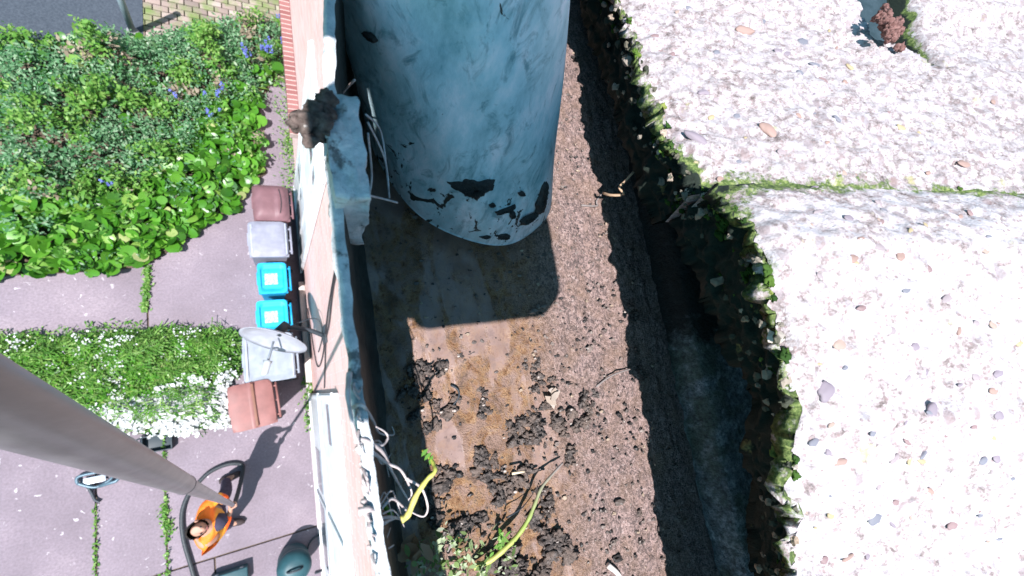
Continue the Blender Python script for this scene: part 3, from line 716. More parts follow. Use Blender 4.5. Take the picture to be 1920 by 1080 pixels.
# rear ledge of the gutter and dark channel wall behind
ledgem = NT('ledge_concrete', .85, .3); f = ledgem.noise(160, 9, .8); c = ledgem.ramp(f, [(.34, (.08, .09, .09)), (.5, (.24, .27, .28)), (.62, (.55, .58, .6))])
c = ledgem.mix(ledgem.ramp(ledgem.noise(30, 3), [(.5, 0.), (.6, .6)]), c, (.09, .12, .06)); c = ledgem.mix(ledgem.ramp(ledgem.noise(420, 6, .8), [(.45, 0.), (.6, .7)]), c, (.05, .05, .045))
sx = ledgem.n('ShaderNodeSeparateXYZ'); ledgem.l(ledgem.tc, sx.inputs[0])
dark_y = ledgem.math('ADD', ledgem.math('MULTIPLY', sx.outputs[1], 14.0), ledgem.math('MULTIPLY', ledgem.noise(60, 6, .7), 1.2))
c = ledgem.mix(ledgem.ramp(dark_y, [(.35, 0.), (.6, .95)]), c, (.02, .02, .018))  # ledge colour turns near black towards greater Y
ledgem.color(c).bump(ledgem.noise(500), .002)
prof = [(.196, -.004), (.194, .004), (.195, .012), (.197, .0165), (.203, .018), (.212, .0185), (.2265, .019), (.2285, .0215), (.2305, .0205), (.231, .01), (.231, -.03)]
nv = 400; Yl = np.linspace(-.45, .75, nv); vs = []
for a, b in prof:
    p = np.c_[np.full(nv, a), Yl, np.full(nv, b)]; n1 = fbm(p, 140, 4, 31); p[:, 0] += n1*.0035*(1 if a < .2 else .4)-.04*np.clip(-Yl*0, 0, 1); p[:, 2] += fbm(p, 200, 3, 37)*.0014; vs.append(p+np.array([0, 0, FZ]))
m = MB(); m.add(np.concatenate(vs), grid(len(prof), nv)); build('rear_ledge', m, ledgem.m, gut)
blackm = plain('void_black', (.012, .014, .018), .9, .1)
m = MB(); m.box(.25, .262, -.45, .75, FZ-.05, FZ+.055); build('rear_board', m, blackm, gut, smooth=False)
# ribbed black eaves comb
m = MB(); k = 0
ya, yb = at(1400, 790, FZ+.035).y, at(1390, 630, FZ+.035).y
for yv in np.arange(ya-.004, yb+.006, .0032): m.tube([(.236, yv, FZ+.012), (.2335, yv, FZ+.034), (.238, yv, FZ+.052)], .0009, 6)
m.box(.2362, .2385, ya-.006, yb+.008, FZ+.006, FZ+.05)
o = build('eaves_comb', m, plain('comb_plastic', (.03, .045, .05), .45)); tag(o, 'black ribbed plastic eaves comb in the gap behind the gutter ledge', 'eaves comb')
# outer soffit/gutter body below
m = MB(); m.box(.05, .27, -.45, .75, FZ-.1, FZ-.02); build('gutter_base', m, soffm, gut, smooth=False)

# =================================================================== ROOF TILES
stone_cols = [(.24, .16, .16), (.3, .2, .17), (.23, .19, .22), (.17, .17, .2), (.34, .25, .21), (.29, .24, .25), (.36, .29, .17)]
stm = [plain('stone_%d' % i, c_, .6, .4) for i, c_ in enumerate(stone_cols)]
for s_ in stm: s_.name = 'pebble'
kdpts = []
SL = .40                                     # roof pitch as rise over run
def tile(lab, y0, y1, edge, dzt, seed, cut=None, brk=None, under=.032, mat=None):
    """edge(Y) -> X of the upper edge; dzt: depth of that edge below the camera"""
    nv = int((y1-y0)/.0009); Yt = np.linspace(y0, y1, nv)
    ex = edge(Yt)+fbm(np.c_[Yt, Yt*0, Yt*0+seed], 42, 4, seed)*.006
    zt = H-dzt(Yt)
    # cross-section: underside, lower nose, recess, upper edge, top slope
    pr = []
    for k in np.linspace(0, 1, 10): pr.append(('u', k))
    for k in np.linspace(0, 1, 34): pr.append(('f', k))
    xs_ = np.concatenate([np.linspace(0, .16, 170), np.linspace(.163, .75, 60)])
    for k in xs_: pr.append(('t', k))
    rows = []; moss = []
    for kind, k in pr:
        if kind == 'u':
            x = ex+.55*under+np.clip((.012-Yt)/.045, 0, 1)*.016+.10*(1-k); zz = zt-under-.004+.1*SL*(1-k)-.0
            mo_ = np.full(nv, 2.2)  # high moss value paints the shade under the tile
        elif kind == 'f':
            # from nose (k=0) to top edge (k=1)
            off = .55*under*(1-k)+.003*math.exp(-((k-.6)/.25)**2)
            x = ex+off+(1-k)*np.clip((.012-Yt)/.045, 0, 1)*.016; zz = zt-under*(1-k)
            mo_ = np.full(nv, 1.9-1.2*max(0, k-.8)/.2)  # mossy edge face, also darkened in colour to stand in for shade
        else:
            rr = min(k/.012, 1); x = ex+k; zz = zt+SL*k+.0045*(1-(1-rr)**2)-.0045
            mo_ = .75*math.exp(-k/.006)+np.full(nv, -.05)
        p = np.c_[x, Yt, zz]
        amp = .0011 if kind == 't' else .0035
        if kind == 't': amp += .003*math.exp(-k/.007)
        q = p.copy()
        d1 = fbm(q, 150, 4, seed+1); d2 = fbm(q+7, 150, 4, seed+2); d3 = fbm(q+3, 420, 3, seed+3)
        if kind == 't':
            q[:, 2] += d1*amp*2+d3*.0016+fbm(p, 26, 2, seed+8)*.003; q[:, 0] += d2*amp; q[:, 1] -= .15*np.clip(p[:, 0]-.136, 0, 9)
        else:
            q[:, 0] += d1*amp*2.0+d3*.003; q[:, 2] += d2*amp*.8; q[:, 1] += d3*.002
        rows.append(q); 
        ed = np.minimum(Yt-y0, y1-Yt)
        mo_ = mo_+.75*np.exp(-ed/.009)*(1 if kind == 't' else .3)
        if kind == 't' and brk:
            mk = brk(q); q[:, 2] -= .02*mk*mk*(3-2*mk); mo_ = mo_+3*mk  # moss value raised to paint the broken corner as dark as shade
        if kind == 't' and seed == 3: mo_ = mo_+.42*np.exp(-(Yt-y0)/.016)*min(1, max(.25, k/.05))
        mo_ = mo_+.5*fbm(p, 30, 3, seed+5)*(1 if kind != 't' else np.exp(-ed/.03))
        moss.append(mo_)
    # the side faces
    A = np.array(rows)                       # (np, nv, 3)
    nr = len(rows)
    V_ = A.reshape(-1, 3); F_ = grid(nr, nv)
    if cut:
        F_ = [f_ for f_ in F_ if not cut(V_[f_[0]])]
    m = MB(); m.add(V_, F_)
    mo_all = np.concatenate(moss)
    extra = []
    for col_ in (0, nv-1):
        top_ = A[44:, col_]; low = top_.copy(); dx_ = np.clip(top_[:, 0]-ex[col_], 0, 9)
        low[:, 2] = np.minimum(low[:, 2]-.0005, zt[col_]-np.minimum(dx_/.55, under-SL*dx_))
        n_ = len(top_); m.add(np.concatenate([top_, low]), [(i, i+1, n_+i+1, n_+i) for i in range(n_-1)]); extra += [.5]*(2*n_)
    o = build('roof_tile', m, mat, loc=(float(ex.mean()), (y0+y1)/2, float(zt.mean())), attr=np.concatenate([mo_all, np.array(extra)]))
    tag(o, lab, 'roof tile', 'pebbly concrete roof tiles above the gutter')
    T_ = A[44:].reshape(-1, 3)
    for p_ in T_: kdpts.append(tuple(p_))
    return o, ex, Yt, zt
# upper tile (further along the wall) and near tile
def edA(Y): return np.interp(Y, [.05, .08, .11, .15, .25, .6], [.137, .139, .141, .145, .146, .146])
def dzA(Y): return np.interp(Y, [.05, .11, .15, .3], [.094, .105, .114, .12])
def edB(Y): return np.interp(Y, [-.3, -.11, -.079, -.032, -.002, .021, .034, .043, .05], [.128, .132, .133, .1275, .126, .125, .129, .133, .136])
def dzB(Y): return np.interp(Y, [-.3, -.079, -.032, .021, .043, .05], [.094, .089, .072, .068, .080, .084])
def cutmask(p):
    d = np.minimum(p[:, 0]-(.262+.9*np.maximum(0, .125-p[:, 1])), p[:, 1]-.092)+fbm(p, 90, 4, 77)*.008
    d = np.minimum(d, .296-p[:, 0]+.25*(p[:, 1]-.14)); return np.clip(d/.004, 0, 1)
def cutA(p): return .262+.9*max(0, .125-p[1])+.005*math.sin(p[1]*190) < p[0] < .33 and p[1] > .088+.004*math.sin(p[0]*90)
def tilemat(k, lift):
    tm = NT('tile_concrete', .85, .3)
    mo = tm.attr('moss').outputs['Fac']
    n1 = tm.noise(270, 8, .78); n0 = tm.noise(95, 6, .7)
    va = tm.vor(300, 'Color'); dst = tm.vor(300); vb_ = tm.vor(640, 'Color'); db = tm.vor(640); vc = tm.vor(150, 'Color', stretch=(1, .6, 1)); dc = tm.vor(150, stretch=(1, .6, 1))
    c = tm.ramp(n1, [(.34, (.1*k, .08*k, .075*k)), (.43, (.25*k, .2*k, .195*k)), (.51, (.41*k, .355*k, .355*k)), (.6, (.6*k, .55*k, .57*k))])
    c = tm.mix(tm.ramp(n0, [(.44, 0.), (.6, lift)]), c, (.5*k, .475*k, .5*k))
    c = tm.mix(tm.ramp(db, [(.25, .8), (.38, 0.)]), c, tm.ramp(vb_, [(0, (.2*k, .13*k, .12*k)), (.4, (.34*k, .26*k, .26*k)), (.7, (.5*k, .46*k, .47*k)), (1, (.6*k, .58*k, .6*k))]))
    sel = tm.ramp(vc, [(.45, 1.), (.46, 0.)])
    c = tm.mix(tm.math('MULTIPLY', sel, tm.ramp(dc, [(.2, .7), (.3, 0.)])), c, tm.mix(va, (.22, .14, .13), (.3, .27, .29)))
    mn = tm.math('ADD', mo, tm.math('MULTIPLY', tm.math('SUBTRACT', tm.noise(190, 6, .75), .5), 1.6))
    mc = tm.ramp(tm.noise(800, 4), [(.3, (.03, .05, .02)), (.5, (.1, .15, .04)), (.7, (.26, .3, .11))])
    mc = tm.mix(tm.ramp(tm.math('ADD', mo, tm.math('SUBTRACT', tm.noise(150, 5, .7), .5)), [(.9, 0.), (1.25, 1.)]), mc, (.014, .022, .016))  # highest moss values go near black, as painted shade
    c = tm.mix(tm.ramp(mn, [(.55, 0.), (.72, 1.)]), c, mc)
    c = tm.mix(tm.ramp(tm.noise(60, 5, .65), [(.64, 0.), (.71, .5)]), c, (.42, .43, .16))
    tm.color(c); tm.bump(tm.mix(.5, n1, tm.noise(1400, 3)), .0008); return tm.m
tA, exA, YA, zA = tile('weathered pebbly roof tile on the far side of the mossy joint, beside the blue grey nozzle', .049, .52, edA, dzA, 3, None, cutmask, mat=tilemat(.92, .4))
tB, exB, YB, zB = tile('bleached white pebbly roof tile with a crumbling mossy edge on the near side of the joint', -.42, .046, edB, dzB, 8, mat=tilemat(1.05, .9))
# pebbles set in the tiles
def surfz(x, y):
    if y > .0475-.15*max(0, x-.136): e = float(edA(y)); d = float(dzA(y))
    else: e = float(edB(y)); d = float(dzB(y))
    return H-d+SL*(x-e)
from mathutils import kdtree
kd = kdtree.KDTree(len(kdpts))
for i_, p_ in enumerate(kdpts): kd.insert((p_[0], p_[1], 0), i_)
kd.balance()
def pebble(px, py, size, asp, ang, ci, owner, z_up=.0004):
    # intersect the view of that spot with the tile plane to learn where it lies
    w_ = M@_cv(px, py); tt = .1
    for _ in range(40):
        X0, Y0, Z0 = tt*w_[0], tt*w_[1], H+tt*w_[2]; tt += (Z0-surfz(X0, Y0))/(abs(w_[2])+SL*w_[0])*.7
    Z0 = float(np.mean([kdpts[k_[1]][2] for k_ in kd.find_n((X0, Y0, 0), 6)]))+size*.03; z_up = 0
    m = MB(); bm = bmesh.new(); bmesh.ops.create_icosphere(bm, subdivisions=3, radius=1)
    co = np.array([v.co for v in bm.verts]); co *= (1+.5*fbm(co+ci*3+px, 1.1, 2, int(px) % 97))[:, None]
    co *= np.array([size, size*asp, size*.26]); a = R(ang); r3 = np.array([[math.cos(a), -math.sin(a), 0], [math.sin(a), math.cos(a), 0], [0, 0, 1]]); co = co@r3.T
    co[:, 2] += SL*co[:, 0]; co += np.array([X0, Y0, Z0+z_up])
    fs = [[v.index for v in f.verts] for f in bm.faces]; bm.free(); m.add(co, fs)
    build('pebble', m, stm[ci], owner)
big = [(1305, 262, 30, .35, -40, 2), (1443, 245, 28, .45, -55, 1), (1405, 48, 26, .5, -20, 1), (1522, 68, 16, .7, 10, 3), (1442, 32, 9, .7, 30, 3), (1470, 88, 13, .6, -30, 2), (1488, 92, 11, .8, 20, 2),
       (1325, 170, 17, .5, 0, 2), (1230, 65, 13, .6, 10, 0), (1352, 92, 8, .9, 0, 3), (1265, 100, 9, .8, 40, 0), (1388, 85, 10, .8, 0, 5), (1350, 182, 8, .8, 0, 5), (1280, 198, 10, .5, -20, 5), (1275, 18, 8, .7, 20, 4),
       (1468, 285, 11, .9, 0, 5), (1560, 140, 14, .5, -40, 0), (1545, 110, 14, .4, -20, 3), (1580, 218, 12, .5, -60, 3), (1620, 112, 15, .35, -50, 6), (1715, 228, 13, .6, -50, 6), (1500, 215, 9, .6, -50, 1), (1450, 160, 9, .5, 0, 5), (1610, 185, 8, .6, 0, 5),
       (1555, 735, 20, .8, 50, 2), (1575, 645, 14, .8, 0, 4), (1722, 650, 10, .8, 30, 2), (1738, 770, 17, .6, 50, 2), (1740, 698, 7, .5, 70, 2), (1600, 485, 12, .7, 20, 1), (1535, 518, 8, .6, -60, 5), (1690, 792, 6, .4, 50, 2), (1550, 785, 10, .6, 10, 5),
       (1532, 830, 10, .7, 20, 3), (1567, 865, 14, .5, 0, 1), (1662, 858, 14, .4, 30, 5), (1685, 862, 10, .5, 70, 6), (1710, 850, 13, .3, 40, 3), (1630, 968, 16, .8, 20, 3), (1640, 910, 9, .5, 70, 5), (1608, 920, 7, .8, 0, 5), (1585, 1045, 15, .4, 15, 1), (1668, 940, 7, .8, 0, 0),
       (1690, 385, 9, .5, -40, 3), (1610, 405, 13, .6, -40, 2), (1645, 465, 15, .5, -30, 5), (1540, 395, 12, .4, 0, 5), (1690, 545, 9, .6, 0, 3), (1610, 448, 8, .5, 0, 1), (1780, 560, 14, .6, 20, 5), (1830, 300, 16, .6, -30, 1), (1860, 700, 14, .6, 20, 2), (1805, 860, 12, .6, 30, 3), (1790, 180, 12, .6, -30, 5), (1850, 470, 10, .7, -30, 4), (1770, 980, 14, .6, 30, 0)]
for px, py, s_, asp, ang, ci in big:
    pebble(px, py, s_*.000105*(1.35 if py > 350 else 1.5), asp, ang, ci, tA if at(px, py, H-.07).y > .0475 and py < 340 else tB)
for _ in range(140):
    px = rnd.uniform(1240, 1910); py = rnd.uniform(5, 1075)
    if px < 1270 and py > 200 or px < 1530 and py > 340: continue
    if px > 1670 and py < 140: continue
    pebble(px, py, rnd.uniform(.0005, .0016), rnd.uniform(.35, .95), rnd.uniform(-80, 80), rnd.randrange(7), tA if py < 336 else tB)
# dark felt put in for the shade below the broken corner and reddish moss lump on it
m = MB(); nu = 60; X_ = np.linspace(.20, .9, nu); Y_ = np.linspace(.02, .9, nu); G = np.stack(np.meshgrid(X_, Y_, indexing='ij'), -1).reshape(-1, 2)
zf = H-.105+SL*(G[:, 0]-.16)-.03+.002*fbm(np.c_[G, G[:, 0]], 40, 3, 3)+.014; m.add(np.c_[G, zf], grid(nu, nu))
tag(build('shade_felt', m, noisy('felt_shade_dark', (.012, .03, .038), (.035, .06, .075), 150, .9, .001)), 'dark felt standing in for the shade past the broken corner of the far tile', 'roofing felt')
q = M@_cv(1704, 48); pm_ = Vector((.256, .124, 0)); pm_.z = surfz(.256, .124)+.002
mo_ = MB()
for i in range(34): lump(mo_, (pm_.x+.0048*rnd.gauss(0, 1), pm_.y-.002+.004*rnd.gauss(0, 1), pm_.z+.003*rnd.random()), (.0022*rnd.uniform(.5, 1.2), .002*rnd.uniform(.5, 1.2), .0017), 60+i, 3, .9)
tag(build('dead_moss_clump', mo_, noisy('dead_moss', (.1, .04, .035), (.3, .17, .15), 700, .95, .001), loc=pm_), 'reddish brown clump of dead moss at the broken corner of the far tile', 'moss')
# chunky moss cushions along the joint and the crumbling edge
ms = MB()
mossmat = leafmat('moss_cushion', [(0, (.015, .035, .01)), (.5, (.04, .09, .02)), (.85, (.12, .2, .035)), (1, (.26, .3, .08))], .9, .1, .1)
for i in range(330):
    t_ = rnd.random()
    if i < 60:
        x = rnd.uniform(.14, .36); y = .049-.15*(x-.136)+rnd.gauss(0, .0009)+(rnd.random()**3)*.005*rnd.choice((0, 1)); z = surfz(x, .06)+.0004; s_ = rnd.uniform(.0004, .0011)
    else:
        y = rnd.choice((rnd.uniform(.0, .2), rnd.uniform(-.1, .06))); k = min(max(rnd.gauss(.6, .3), .05), 1)
        e = float(np.interp(y, YA, exA)) if y > .0475 else float(np.interp(y, YB, exB)); zz_ = float(np.interp(y, YA, zA)) if y > .0475 else float(np.interp(y, YB, zB))
        x = e+rnd.uniform(-.001, .003)+((.018+.016*min(1, max(0, (.012-y)/.045)))*(1-k)); z = zz_-.026*(1-k); s_ = rnd.uniform(.0005, .0015)
    lump(ms, (x, y, z), (s_, s_, s_*.6), i, 3, 1.0, a=min(1, max(0, rnd.gauss(.5, .3))))
tag(build('moss', ms, mossmat), 'green moss growing in the tile joint and along the crumbling tile edges', 'moss', kind='stuff')
# crumbs of broken tile on the edge
cr = MB()
for i in range(260):
    y = rnd.uniform(-.12, .2); k = rnd.random()
    e = float(np.interp(y, YA, exA)) if y > .0475 else float(np.interp(y, YB, exB)); zz_ = float(np.interp(y, YA, zA)) if y > .0475 else float(np.interp(y, YB, zB))
    s_ = rnd.uniform(.0004, .0013)*(1.6 if rnd.random() < .12 else 1); k = k**.6; lump(cr, (e+rnd.gauss(-.0005, .0022)+(.017+.016*min(1, max(0, (.012-y)/.045)))*(1-k), y, zz_-.030*(1-k)+.001), (s_, s_*rnd.uniform(.8, 1.4), s_), i+500, 2, .6, a=rnd.random())
crm = NT('tile_crumb', .85, .3); crm.color(crm.ramp(crm.attr('rnd').outputs['Fac'], [(0, (.04, .045, .03)), (.4, (.12, .11, .08)), (.7, (.28, .24, .2)), (.88, (.36, .26, .18)), (1, (.6, .56, .52))]))
tag(build('tile_crumbs', cr, crm.m, smooth=False), 'loose chips of grit and stone clinging to the crumbling tile edges', 'grit', kind='stuff')

# =================================================================== NOZZLE
RT = .0394; cE = Vector((.0817, .0904, H-.1598)); ax = Vector((-.342, .491, .801)).normalized(); nn = Vector((-.012, .121, .993)).normalized()
tubeT = thing('vacuum_nozzle', 'wide blue grey metal suction nozzle with mud stains, its cut end in the gutter', 'nozzle', cE)
tb = NT('nozzle_metal', .5, .4)
f1 = tb.noise(45, 7, .65, stretch=(1.6, .6, 1)); f2 = tb.noise(320, 5, .7); f3 = tb.noise(90, 6, .7, dist=1.2, stretch=(1.4, .35, 1))
c = tb.ramp(f1, [(.32, (.2, .38, .43)), (.5, (.48, .64, .69)), (.64, (.78, .78, .82))])
c = tb.mix(tb.ramp(f3, [(.52, 0.), (.66, .7)]), c, (.05, .17, .2))
ga = tb.attr('moss').outputs['Fac']           # how near the muddy end
md = tb.math('ADD', tb.math('MULTIPLY', ga, .16), tb.noise(120, 5, .62, dist=1.0))
c = tb.mix(tb.ramp(tb.math('MULTIPLY', ga, f2), [(.28, 0.), (.5, .35)]), c, (.42, .4, .42))
c = tb.mix(tb.ramp(md, [(.722, 0.), (.74, 1.)]), c, (.03, .028, .024))
c = tb.mix(tb.ramp(f2, [(.66, 0.), (.7, .5)]), c, (.55, .62, .66))
tb.color(c); tb.b.inputs['Metallic'].default_value = .15; tb.rough(tb.math('ADD', tb.math('MULTIPLY', f1, .3), .35)); tb.bump(f2, .0004)
u_ = ax.cross(Vector((0, 0, 1))).normalized(); v_ = u_.cross(ax)
def tpt(th, L, r_):                          # point on the tube wall, L metres up from the cut
    ring = (u_*math.cos(th)+v_*math.sin(th))*r_; tt = -ring.dot(nn)/ax.dot(nn)
    return cE+ring+ax*(tt+L)
nth = 128; Ls = np.concatenate([np.linspace(0, .09, 60), np.linspace(.095, .42, 30)])
vs = []; mo = []
for L in Ls:
    for k in range(nth):
        th = 2*math.pi*k/nth; r_ = RT+.0006*math.sin(th*3+L*20)+.0004*math.sin(th*7-L*90)
        vs.append(tpt(th, L, r_)); mo.append(max(0, 1-L/.055))
nL = len(Ls)
fs = [(i*nth+k, i*nth+(k+1) % nth, (i+1)*nth+(k+1) % nth, (i+1)*nth+k) for i in range(nL-1) for k in range(nth)]
o0 = len(vs)
for L in (0, .42):
    for k in range(nth): vs.append(tpt(2*math.pi*k/nth, L, RT-.0016)); mo.append(.3)
fs += [(o0+k, o0+(k+1) % nth, o0+nth+(k+1) % nth, o0+nth+k) for k in range(nth)]
fs += [(k, (k+1) % nth, o0+(k+1) % nth, o0+k) for k in range(nth)]
m = MB(); m.add(vs, fs); build('tube', m, tb.m, tubeT, attr=mo)
# mud splats lying on the tube wall
mud = noisy('wet_mud', (.012, .012, .012), (.045, .04, .036), 700, .6, .0008, .4)
wM = np.array(M)
def tube_hit(px, py):
    d_ = Vector(wM@_cv(px, py)).normalized(); o_ = Vector((0, 0, H))-cE
    dp_ = d_-ax*d_.dot(ax); op = o_-ax*o_.dot(ax); a = dp_.dot(dp_); b = 2*dp_.dot(op); c_ = op.dot(op)-(RT+.0003)**2; D_ = b*b-4*a*c_
    if D_ < 0: return None
    s_ = (-b-math.sqrt(D_))/(2*a); return Vector((0, 0, H))+d_*s_
def splat(pxs, th=.0012, seed=1, lab=None):
    pts = [tube_hit(*p) for p in pxs]
    if any(p is None for p in pts): return
    cen = sum(pts, Vector())/len(pts); nrm_ = ((cen-cE)-ax*(cen-cE).dot(ax)).normalized()
    m = MB(); rings_ = 10; n = len(pts)*6; path = curve(pts+[pts[0]], 6)[:-1]; vs = []
    for i in range(rings_+1):
        q = i/rings_
        for j, p in enumerate(path):
            jt = 1+.09*math.sin(j*.8+seed)+.05*math.sin(j*1.7+seed*2)
            pp = cen+(p-cen)*q*jt
            rad = (pp-cE)-ax*(pp-cE).dot(ax); base_ = cE+ax*(pp-cE).dot(ax)
            h_ = th*(1-q**4)*(1+.5*math.sin(j*3+q*9))
            vs.append(base_+rad.normalized()*(RT+.0006+h_-.0009*(q > .99)))
    n = len(path)
    m.add(vs, [(i*n+k, i*n+(k+1) % n, (i+1)*n+(k+1) % n, (i+1)*n+k) for i in range(rings_) for k in range(n)])
    build('mud_splat', m, mud, tubeT)
splat([(840, 340), (865, 333), (895, 335), (928, 338), (925, 352), (912, 360), (902, 370), (890, 374), (872, 365), (850, 352)], .0014, 1)
splat([(680, 60), (692, 62), (706, 74), (702, 80), (690, 72)], .0008, 2)
splat([(915, 382), (924, 379), (930, 385), (920, 389)], .0006, 3)
splat([(925, 396), (950, 390), (966, 385), (964, 393), (945, 399), (930, 402)], .0008, 4)
splat([(955, 400), (966, 398), (966, 408), (958, 410)], .0006, 5)
splat([(975, 418), (990, 404), (1010, 400), (1000, 412), (985, 422)], .0008, 6)
splat([(930, 441), (945, 437), (958, 443), (950, 449), (936, 448)], .0006, 7)
splat([(898, 443), (912, 440), (922, 443), (910, 448)], .0005, 8)
splat([(1005, 385), (1018, 350), (1026, 340), (1024, 375), (1016, 400), (1006, 402)], .001, 9)
splat([(972, 362), (982, 360), (985, 366), (976, 368)], .0005, 10)

# =================================================================== DEBRIS IN THE GUTTER
cm = NT('silt_clod', .7, .4); f = cm.noise(600, 7, .75); f2 = cm.noise(160, 4)
cm.color(cm.mix(cm.ramp(f2, [(.45, 0.), (.62, .7)]), cm.ramp(f, [(.3, (.015, .012, .012)), (.48, (.08, .066, .06)), (.66, (.28, .24, .22))]), (.22, .16, .13)))
cm.bump(f, .0015)
chip = plain('grit_chip', (.42, .36, .32), .6)
def clod(lab, pts, sz, h, seed):
    """pts: outline spots the clod covers, each gets several crumbs"""
    h *= .68; c0 = sum((fl(x, y) for x, y in pts), Vector())/len(pts); t = thing('silt_clod', lab, 'silt clod', c0, 'clods of silt on the gutter floor')
    r2 = random.Random(seed); m = MB(); n = 0
    for i, (x, y) in enumerate(pts):
        p = fl(x, y)
        for j in range(4):
            s_ = sz*r2.uniform(.22, .64)
            lump(m, (p.x+r2.gauss(0, sz*.42), p.y+r2.gauss(0, sz*.42), FZ+h*r2.uniform(.05, .45)), (s_*r2.uniform(.7, 1.5), s_*r2.uniform(.6, 1.3), h*r2.uniform(.3, .6)), seed*31+i*7+j, 3, .95)
        for j in range(3):
            s_ = sz*r2.uniform(.12, .25); lump(m, (p.x+r2.gauss(0, sz*.8), p.y+r2.gauss(0, sz*.8), FZ+s_*.5), (s_, s_, s_), seed*17+i*5+j, 2, .5)
    build('crumbs', m, cm.m, t, smooth=True)
    m = MB()
    for j in range(max(1, len(pts)//4)):
        x, y = r2.choice(pts); p = fl(x, y); s_ = r2.uniform(.0003, .0006)
        lump(m, (p.x+r2.gauss(0, sz), p.y+r2.gauss(0, sz), FZ+h*.8), (s_*1.6, s_, s_*.7), j+seed, 2, .3)
    build('grit_chip', m, chip, t)
clod('large dark silt heap right of centre on the gutter floor', [(955, 800), (975, 790), (1000, 780), (1020, 760), (1005, 795), (1040, 790), (1050, 810), (1075, 800), (1070, 775), (1095, 790), (1105, 770), (1090, 750), (960, 825), (985, 825), (1010, 820), (1110, 745)], .0032, .005, 1)
clod('black wet silt heap with bits of straw left of the curved stem', [(895, 860), (905, 880), (925, 865), (915, 900), (940, 885), (950, 905), (965, 890), (930, 915), (975, 905), (935, 930), (955, 925), (985, 880), (905, 850)], .003, .005, 2)
clod('string of dark silt crumbs lying against the shaded front of the floor', [(775, 700), (790, 710), (770, 735), (795, 745), (815, 760), (830, 770), (850, 745), (780, 775), (800, 800), (820, 790), (845, 765), (795, 690)], .0026, .004, 3)
clod('round silt clod the size of a coin above the big heap', [(898, 768), (905, 762), (908, 772)], .0027, .004, 4)
clod('oval dark silt clod left of the upper gutter floor', [(820, 680), (826, 688)], .0026, .004, 5)
clod('crescent shaped silt crumb in the middle of the wet floor', [(908, 735)], .002, .003, 6)
clod('pair of small grey silt crumbs near the pale stone chip', [(982, 690), (1010, 680)], .0022, .003, 7)
clod('dark silt cluster at the top right of the heap', [(1000, 705), (1010, 715), (1003, 730), (1032, 712)], .0024, .004, 8)
clod('tall pointed silt clod beside the curved stem', [(1015, 925), (1022, 945), (1025, 962), (1028, 935)], .0028, .005, 9)
clod('silt clod under the curved green stem', [(1000, 972), (1008, 985)], .003, .005, 10)
clod('very large black silt heap at the bottom edge of the picture', [(935, 1045), (955, 1050), (975, 1065), (1000, 1075), (960, 1075), (940, 1070), (920, 1060), (1015, 1060), (985, 1085)], .0045, .007, 11)
clod('brown grey silt heap right of the seedlings at the bottom', [(1020, 1000), (1035, 1010), (1050, 1015), (1030, 1025), (1060, 1025), (1045, 1035)], .0038, .006, 12)
clod('dark silt patch in the shade edge beside the pale roots', [(810, 900), (820, 920), (800, 930), (830, 900), (805, 955), (815, 970), (835, 880)], .0035, .004, 13)
clod('small black silt lumps beside the first stem knuckle', [(895, 975), (905, 970), (855, 985), (875, 980)], .003, .004, 14)
clod('knot of grey silt by the top of the curved stem', [(1062, 855), (1070, 845), (1065, 865)], .0024, .004, 15)
clod('star shaped dark crumbs below the shadow of the nozzle', [(862, 668), (870, 675), (880, 665)], .0014, .002, 16)
clod('silt crumbs at the shadow edge of the rear ledge', [(1195, 690), (1205, 705), (1190, 660), (1185, 580), (1192, 590)], .0022, .003, 17)
clod('lone black crumb in the lower right of the gutter floor', [(1197, 960), (1200, 1015)], .0018, .003, 18)
# scattered fine grit
gs = MB()
for i in range(1500):
    px = rnd.uniform(760, 1290); py = rnd.uniform(100, 1100); p = fl(px, py)
    if p.x < .045 or p.x > .185 or (p.x < .1 and i % 3): continue
    s_ = rnd.uniform(.0002, .00075)*(1 if rnd.random() > .06 else 1.9)
    lump(gs, (p.x, p.y, FZ+s_*.4+.0006), (s_*rnd.uniform(.8, 2), s_, s_*.7), i, 2, .6, a=rnd.random())
gtm = NT('loose_grit', .5, .5); gtm.color(gtm.ramp(gtm.attr('rnd').outputs['Fac'], [(0, (.035, .03, .028)), (.3, (.1, .08, .07)), (.6, (.2, .16, .14)), (.9, (.35, .27, .2)), (1, (.7, .68, .66))], 'CONSTANT'))
tag(build('loose_grit', gs, gtm.m, smooth=False), 'fine loose grit sprinkled over the gutter floor', 'grit', kind='stuff')
# clod on the lip, hanging over the yard
lz = H-.085
t0 = at(592, 222, lz); t = thing('soil_clump', 'ragged brown clump of soil perched on the front lip above the yard', 'soil clump', t0)
m = MB()
for i, (x, y, s_) in enumerate([(612, 190, 1.7), (604, 205, 2), (592, 215, 2.1), (580, 228, 2.0), (566, 228, 1.7), (552, 232, 1.3), (600, 230, 1.8), (588, 245, 1.9), (582, 262, 1.3), (606, 245, 1.4), (575, 215, 1.2)]):
    p = at(x, y, lz+.001*rnd.uniform(-1, 1)); s_ *= .0011; lump(m, p, (s_, s_, s_*.8), 90+i, 3, .45)
build('soil_lumps', m, noisy('dry_soil', (.05, .035, .03), (.2, .15, .13), 500, .95, .0012), t)
m = MB()
for i in range(1): lump(m, at(rnd.uniform(565, 610), rnd.uniform(200, 250), lz+.002), (.0004, .0003, .0003), i, 1, .3)
build('grit_chip', m, chip, t)
